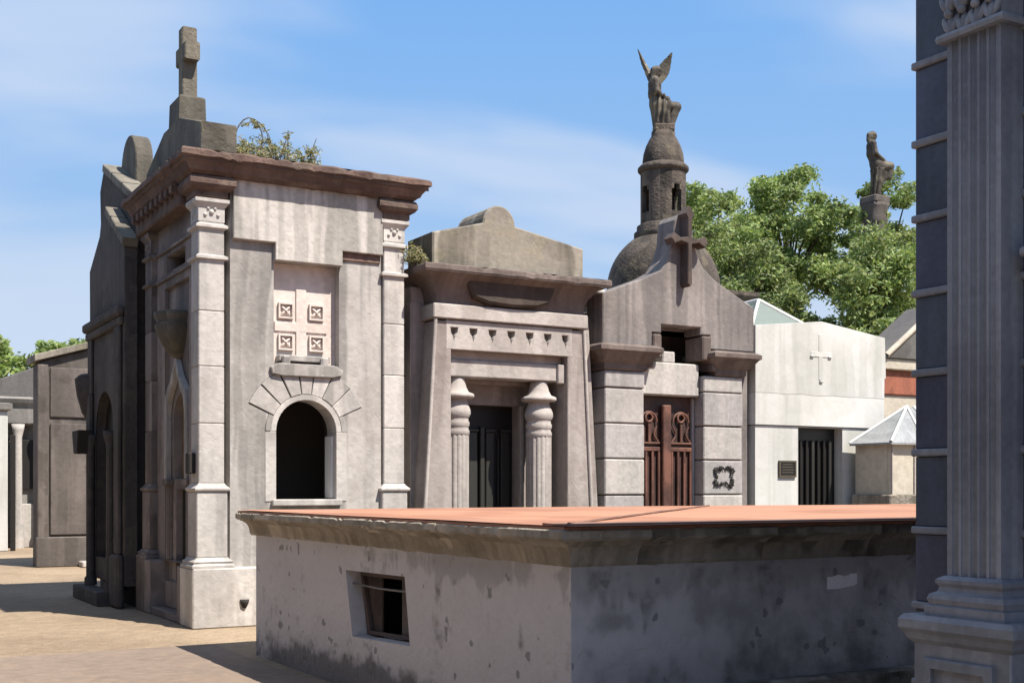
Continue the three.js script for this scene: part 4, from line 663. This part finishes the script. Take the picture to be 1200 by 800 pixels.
// ------------------------------------------------------------------ things to the right, beyond the white tomb
{
  const t = thing('crypt_kiosk', 'small cream kiosk with hipped grey metal roof and white ribs', 'kiosk', [14.95, 0, -13.42]);
  const x0 = 14.12, x1 = 15.75, z0 = -13.80, z1 = -13.08, ya = 2.30, yb = 2.88;
  part('kiosk_wall', cb(x0, x1, 0, 2.3, z1, z1 - 0.06, 0.008), M.cream, t); part('kiosk_wall', cb(x0, x0 + 0.06, 0, 2.3, z1 - 0.061, z0, 0.008), M.cream, t); part('kiosk_wall', cb(x1 - 0.06, x1, 0, 2.3, z1 - 0.061, z0, 0.008), M.cream, t);
  part('kiosk_wall', cb(x0 + 0.061, x1 - 0.061, 0, 2.3, z0, z0 + 0.05, 0.008), M.cream, t);
  for (const x of [14.14, 14.62, 15.15, 15.7]) part('kiosk_post', cb(x - 0.012, x + 0.012, 0, 2.3, z1, z1 + 0.02, 0.004), M.rose, t);
  part('kiosk_base', cb(x0 - 0.06, x1 + 0.06, 0, 1.52, z0 - 0.02, z1 + 0.05, 0.02), M.moss, t);
  const e = 0.1, A = [x0 - e, ya, z1 + e], B = [x1 + e, ya, z1 + e], C = [x1 + e, ya, z0 - e * 0.2], D = [x0 - e, ya, z0 - e * 0.2], R1 = [14.86, yb, (z0 + z1) / 2], R2 = [15.0, yb, (z0 + z1) / 2];
  const panel = (...q) => { const g = new THREE.BufferGeometry(), v = []; for (let i = 1; i + 1 < q.length; i++) v.push(...q[0], ...q[i], ...q[i + 1]); const lo = q.map(([a, b, c]) => [a, b - 0.03, c]); for (let i = 1; i + 1 < q.length; i++) v.push(...lo[0], ...lo[i + 1], ...lo[i]); for (let i = 0; i < q.length; i++) { const j = (i + 1) % q.length; v.push(...q[i], ...lo[i], ...lo[j], ...q[i], ...lo[j], ...q[j]); } g.setAttribute('position', new THREE.Float32BufferAttribute(v, 3)); g.computeVertexNormals(); return g; };
  part('roof_panel', panel(A, B, R2, R1), M.metalRoof, t); part('roof_panel', panel(D, A, R1), M.metalRoof, t); part('roof_panel', panel(B, C, R2), M.metalRoof, t); part('roof_panel', panel(C, D, R1, R2), M.metalRoof, t);
  for (const p of [[A, R1], [D, R1], [B, R2], [[14.75, ya, z1 + e], R1], [[15.2, ya, z1 + e], R2]]) part('roof_rib', tube([p[0], [(p[0][0] + p[1][0]) / 2, (p[0][1] + p[1][1]) / 2, (p[0][2] + p[1][2]) / 2], p[1]].map(([a, b, c]) => [a, b + 0.012, c]), 0.022, 0.022, 6), M.paint, t);
}
{
  const t = thing('brick_tomb', 'red brick and cream tomb with grey gabled roof behind the white tomb', 'tomb', [21.2, 0, -18.9]);
  part('wall', cb(19.75, 22.8, 0, 3.6, -18.5, -19.3, 0.02), M.cream, t); part('brick_band', cb(19.7, 22.85, 3.6, 4.12, -18.45, -19.4, 0.02), M.brick, t);
  part('roof', ext([[19.6, 4.36], [22.95, 4.36], [21.3, 5.6]], 'z', -19.3, -18.3, [], 0.02), M.slate, t);
  part('pediment_moulding', [cb(19.62, 22.93, 4.122, 4.355, -18.35, -19.35, 0.02)], M.cream, t);
  part('raking_cornice', [tube([[19.6, 4.4, -18.27], [20.45, 5.02, -18.27], [21.3, 5.65, -18.27]], 0.07, 0.07, 4)], M.cream, t);
  part('chimney_block', cb(19.25, 19.7, 0, 4.7, -18.9, -19.3, 0.02), M.greyDark, t);
}
{
  const t = thing('glass_roofed_tomb', 'tomb with a pointed greenish glass skylight showing above the white tomb', 'tomb', [16.9, 0, -19.0]);
  part('wall', cb(15.85, 17.9, 0, 4.72, -18.3, -19.9, 0.02), M.cream, t);
  const x0 = 15.9, x1 = 17.7, zf = -18.25, zb = -19.6, ya = 4.74, P = [16.3, 5.33, -18.5], Q = [16.3, 5.3, -19.5];
  const pane = (...q) => { const g = new THREE.BufferGeometry(), v = []; for (let i = 1; i + 1 < q.length; i++) v.push(...q[0], ...q[i], ...q[i + 1]); g.setAttribute('position', new THREE.Float32BufferAttribute(v, 3)); g.computeVertexNormals(); return g; };
  part('glass_pane', pane([x0, ya, zf], [x1, ya, zf], P), M.glass, t); part('glass_pane', pane([x0, ya, zf], P, Q, [x0, ya, zb]), M.glass, t); part('glass_pane', pane([x1, ya, zf], [x1, ya, zb], Q, P), M.glass, t); part('glass_pane', pane([x0, ya, zb], Q, [x1, ya, zb]), M.glass, t);
  for (const [a, b] of [[[x0, ya, zf], P], [[x1, ya, zf], P], [P, Q], [[x1, ya, zb], Q], [[x0, ya, zf], [x1, ya, zf]]]) part('glazing_bar', tube([a, a.map((q, i) => (q + b[i]) / 2), b], 0.035, 0.035, 6), M.paint, t);
}

// ------------------------------------------------------------------ far end of the alley
{
  const t = thing('brown_tomb', 'plain brownish stone tomb with sunk panels at the far end of the alley', 'tomb', [5.3, 0, -27.0]);
  part('body', ext([[4.16, 0], [7.2, 0], [7.2, 4.3], [5.9, 4.75], [4.16, 4.22]], 'z', -27.4, -26.55, [], 0.02), M.farStone, t);
  part('corner_strip', cb(4.1, 4.32, 0, 4.15, -26.9, -26.47, 0.02), M.farStone, t);
  part('upper_panel', cb(4.36, 7.0, 3.08, 4.1, -26.56, -26.51, 0.012), M.farStone, t); part('lower_panel', cb(4.36, 5.15, 0.66, 2.95, -26.56, -26.5, 0.012), M.farStone, t);
  part('coping', ext([[4.04, 4.2], [5.9, 4.76], [7.3, 4.28], [7.3, 4.4], [5.9, 4.9], [4.04, 4.34]], 'z', -27.5, -26.42, [], 0.015), M.roofStone, t);
  part('base', cb(4.08, 7.2, 0, 0.62, -26.9, -26.46, 0.02), M.farStone, t);
  part('step', cb(4.9, 5.9, 0, 0.12, -26.44, -26.0, 0.02), M.pale, t);
  for (let i = 0; i < 12; i++) part('edge_stone', cb(5.33 + 0.015 * (i % 2), 5.46, 0.62 + i * 0.16, 0.76 + i * 0.16, -26.5, -26.42, 0.02), M.panel, t);
}
{
  const t = thing('far_chapel', 'distant grey chapel with pale columns, dark doors and a low slate gable', 'tomb', [5.3, 0, -37]);
  part('body', [cb(3.6, 7.6, 0, 4.3, -35.9, -39, 0.03)], M.farGrey, t);
  part('entablature', rings(3.5, 7.6, -39, -35.7, [[0, 3.35], [0.1, 3.4], [0.1, 3.85], [0.2, 3.95], [0.25, 4.05], [0.1, 4.12]]), M.farGrey, t);
  part('roof_gable', ext([[3.4, 4.121], [7.7, 4.121], [5.6, 5.0]], 'z', -39, -35.6, [], 0.03), M.slate, t);
  for (const x of [4.35, 5.0, 5.6, 6.2]) part('column', lathe([[0.16, 0], [0.16, 0.6], [0.11, 0.7], [0.1, 3.0], [0.15, 3.2], [0.17, 3.36], [0, 3.36]], x, 0, -35.45, 12), M.ashlar, t);
  part('door', cb(4.62, 4.82, 0.1, 3.0, -35.9, -35.8, 0.01), M.iron, t); part('window', cb(5.14, 5.44, 1.6, 2.95, -35.9, -35.8, 0.01), M.iron, t); part('window', cb(5.75, 6.05, 1.6, 2.95, -35.9, -35.8, 0.01), M.iron, t);
  part('dado', cb(5.05, 7.6, 0.0, 1.2, -35.899, -35.72, 0.02), M.ashlar, t);
}
{
  const t = thing('white_side_tomb', 'sunlit white tomb wall with black iron gate post at the alley end', 'tomb', [3.0, 0, -34.5]);
  part('wall', cb(2.0, 4.52, 0, 3.6, -33.8, -35.2, 0.02), M.white, t); part('cornice', rings(2.0, 4.52, -35.2, -33.8, [[0, 3.6], [0.1, 3.65], [0.1, 3.8], [0, 3.82]]), M.farGrey, t);
  part('gate_post', cb(4.6, 4.72, 0, 3.0, -33.9, -34.0, 0.01), M.iron, t);
}

// ------------------------------------------------------------------ unseen row added across the alley to shut out sky light
[[6, 5.4], [2.2, 6.2], [-1.4, 5.2], [-5, 6.4], [-8.6, 5.6], [-12.4, 6.0], [-16, 5.2], [-19.6, 6.3], [-23.4, 5.5], [-27, 6.0]].forEach(([z, h0], i) => {
  const w = 3.3, H = h0 + 0.7;
  const t = thing('unseen_tomb', ['flat-topped', 'steep-gabled', 'low-gabled'][i % 3] + ' unseen stone tomb added across the alley', 'tomb', [-3.7, 0, z - w / 2], 'unseen tombs added across the alley');
  const m = [M.farStone, M.farGrey, M.rose][i % 3], x0 = -5.2, x1 = -1.7;
  part('wall', cb(x0, x1, 0, H - 0.9, z - w, z, 0.02), m, t);
  part('cornice', rings(x0, x1, z - w, z, [[0, H - 1.1], [0.08, H - 1.0], [0.14, H - 0.92], [0.14, H - 0.86], [0, H - 0.85]]), m, t);
  part('roof', i % 3 ? ext([[z, H - 0.851], [z - w / 2, H - (i % 3 === 2 ? 0.2 : -0.4)], [z - w, H - 0.851]], 'x', x0, x1, [], 0.02) : cb(x0 + 0.1, x1 - 0.1, H - 0.851, H, z - w + 0.1, z - 0.1, 0.02), m, t);
  part('door', cb(x1, x1 + 0.05, 0.2, 2.3, z - w / 2 - 0.5, z - w / 2 + 0.5, 0.02), M.iron, t);
});

// ------------------------------------------------------------------ foliage
const V = (x, y, z) => new THREE.Vector3(x, y, z);
function leaves(spots, n, size, spread, palette, seed) {   // spots: clump centres with radius; many small leaf faces
  const r = rng(seed), pos = new Float32Array(n * 18), col = new Float32Array(n * 18); let k = 0;
  for (let i = 0; i < n; i++) {
    const [c, rad, tone] = spots[Math.floor(r() * spots.length)];
    let dx, dy, dz; do { dx = r() * 2 - 1; dy = r() * 2 - 1; dz = r() * 2 - 1; } while (dx * dx + dy * dy + dz * dz > 1);
    const q = Math.pow(r(), 0.2), px = c.x + dx * rad * q, py = c.y + dy * rad * 0.65 * q, pz = c.z + dz * rad * q;
    const s = size * (0.6 + 0.8 * r()), a = V(r() - 0.5, (r() - 0.5) * 0.7, r() - 0.5).normalize(), b = V(r() - 0.5, (r() - 0.5) * 0.7, r() - 0.5).cross(a).normalize();
    const P = (u, v) => [px + a.x * u * s + b.x * v * s * spread, py + a.y * u * s + b.y * v * s * spread, pz + a.z * u * s + b.z * v * s * spread];
    const t = palette[Math.floor(r() * palette.length)], g = (0.75 + 0.5 * r()) * tone;
    for (const [u, v] of [[-1, 0], [0, -0.5], [1, 0], [-1, 0], [1, 0], [0, 0.5]]) { const p = P(u, v); for (let c2 = 0; c2 < 3; c2++) { pos[k] = p[c2]; col[k] = t[c2] * g; k++; } }
  }
  const g = new THREE.BufferGeometry(); g.setAttribute('position', new THREE.BufferAttribute(pos, 3)); g.setAttribute('color', new THREE.BufferAttribute(col, 3)); g.computeVertexNormals(); return g;
}
function crownMesh(name, geo, parent) { const b = baseOf.get(parent); geo.translate(-b.x, -b.y, -b.z); geo.setAttribute('uv', new THREE.BufferAttribute(new Float32Array(geo.attributes.position.count * 2), 2)); const m = new THREE.Mesh(geo, M.leaf); m.name = name; m.castShadow = m.receiveShadow = true; parent.add(m); return m; }
function tree(name, label, [x, z], H, crownY, R, palette, n, size, seed, group, density = 26) {
  const t = thing(name, label, 'tree', [x, 0, z], group), r = rng(seed), limbs = [], spots = [];
  const trunk = [[x, 0, z], [x + 0.1, crownY * 0.5, z + 0.05], [x + 0.25 * (r() - 0.5), crownY, z], [x + 0.5 * (r() - 0.5), lerp(crownY, H, 0.6), z + 0.4 * (r() - 0.5)]];
  part('trunk', tube(trunk, 0.035 * H * 0.7, 0.05, 9), M.bark, t);
  for (let i = 0; i < density; i++) {
    const a = i * 2.399 + r(), f = Math.sqrt((i + 0.5) / density), y = lerp(crownY, H, 0.05 + 0.95 * r()), k = clamp(1.1 - Math.abs((y - crownY) / (H - crownY) - 0.35) * 1.1, 0.3, 1);
    const e = V(x + Math.cos(a) * R * f * k, y - 0.25 * f, z + Math.sin(a) * R * f * k), y0 = lerp(crownY * 0.75, y, 0.35);
    limbs.push(tube([[x + 0.05, y0, z], [lerp(x, e.x, 0.45), lerp(y0, e.y, 0.6) + 0.15, lerp(z, e.z, 0.45)], [e.x, e.y, e.z]], 0.05 + 0.03 * r(), 0.012, 5));
    spots.push([e, 0.55 + 0.5 * r(), 0.85 + 0.3 * r()]);
    for (let j = 0; j < 3; j++) { const o = V((r() - 0.5) * 1.3, (r() - 0.3) * 0.8, (r() - 0.5) * 1.3).add(e); spots.push([o, 0.25 + 0.35 * r(), 0.85 + 0.35 * r()]); }
  }
  part('limbs', limbs, M.bark, t);
  crownMesh('crown', leaves(spots, n, size, 0.75, palette, seed + 1), t);
}
const bright = [[0.27, 0.36, 0.085], [0.23, 0.33, 0.08], [0.33, 0.39, 0.11], [0.18, 0.28, 0.08]], deep = [[0.17, 0.24, 0.065], [0.21, 0.28, 0.07], [0.14, 0.21, 0.07], [0.25, 0.29, 0.08]], mixed = [...bright, ...deep];
const G = 'trees standing behind the tombs';
tree('leafy_tree', 'airy light green tree beside the domed lantern tower', [23.5, -28.6], 10.7, 6.0, 2.2, bright, 32000, 0.075, 501, G, 30);
tree('leafy_tree', 'light green tree rising above the white tomb', [25.3, -27.4], 10.8, 7.0, 2.3, bright, 30000, 0.075, 511, G, 26);
tree('leafy_tree', 'darker tree around the foot of the statue column', [27.2, -25.4], 10.5, 5.6, 1.9, mixed, 28000, 0.075, 521, G, 26);
tree('leafy_tree', 'low bushy green tree behind the glass skylight', [22.7, -26.4], 8.4, 4.2, 2.2, mixed, 30000, 0.075, 531, G, 28);
tree('leafy_tree', 'low bushy yellow green tree in front of the darker tree', [24.9, -23.8], 7.8, 3.8, 2.0, bright, 30000, 0.075, 541, G, 28);
tree('leafy_tree', 'slender green tree hiding the lower part of the statue column', [25.0, -23.7], 8.3, 6.6, 0.8, bright, 9000, 0.07, 551, G, 10);
[[2.4, -55, 7.4], [4.6, -57, 7.9], [7.2, -60, 8.3], [9.4, -58, 8.3], [12, -60, 8.6]].forEach(([x, z, H], i) => tree('distant_tree', 'green tree in the row beyond the alley end', [x, z], H, 4.6, 1.9, bright, 5000, 0.18, 601 + i * 10, 'distant trees beyond the alley', 14));

// weeds growing on the roofs
function weed(name, label, [x, y, z], w, d, h, n, palette, seed, arcs) {
  const t = thing(name, label, 'plant', [x, y, z]), r = rng(seed), st = [], spots = [];
  for (let i = 0; i < n; i++) { const bx = x + (r() - 0.5) * w, bz = z + (r() - 0.5) * d, hh = h * (0.35 + 0.65 * r()) * (1 - 0.55 * Math.abs(bx - x) / w), lx = (r() - 0.5) * 0.35, lz = (r() - 0.5) * 0.35; st.push(tube([[bx, y - 0.02, bz], [bx + lx * 0.5, y + hh * 0.6, bz + lz * 0.5], [bx + lx, y + hh, bz + lz]], 0.008, 0.004, 4)); for (let j = 0; j < 5; j++) { const q = 0.3 + 0.7 * r(); spots.push([V(bx + lx * q, y + hh * q, bz + lz * q), 0.05 + 0.06 * r(), 0.8 + 0.4 * r()]); } }
  for (const a of arcs ?? []) { st.push(tube(a, 0.01, 0.006, 5)); for (let j = 0; j < 12; j++) { const k = Math.min(a.length - 2, Math.floor(r() * (a.length - 1))), q = r(); spots.push([V(...a[k].map((c, i) => lerp(c, a[k + 1][i], q))), 0.045, 1]); } }
  part('stems', st, M.bark, t); crownMesh('foliage', leaves(spots, n * 90, 0.027, 0.5, palette, seed + 3), t);
}
const dry = [[0.34, 0.31, 0.10], [0.24, 0.27, 0.09], [0.42, 0.36, 0.16], [0.18, 0.22, 0.09], [0.5, 0.46, 0.33]];
weed('roof_weed', 'yellowish weeds and arching twigs growing on the roof of the corner mausoleum', [4.95, 5.455, -14.25], 0.95, 0.4, 0.5, 40, dry, 701, [[[4.5, 5.455, -14.3], [4.45, 5.85, -14.3], [4.6, 6.05, -14.3], [4.8, 5.95, -14.28], [4.86, 5.75, -14.28]], [[4.6, 5.455, -14.2], [4.75, 5.8, -14.2], [4.66, 6.0, -14.25], [4.52, 5.93, -14.3]]]);
weed('cornice_weed', 'small grey green weed on the end of the flared cornice of the pylon tomb', [6.72, 4.416, -13.95], 0.14, 0.35, 0.3, 12, dry, 711);
{ // wall closing the gap between the two tombs
  const t = thing('party_wall', 'narrow stained wall between the mausoleum and the pylon tomb', 'wall', [6.62, 0, -15.1]);
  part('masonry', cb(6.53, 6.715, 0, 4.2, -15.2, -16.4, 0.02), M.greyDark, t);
}

renderer.render(scene, camera);
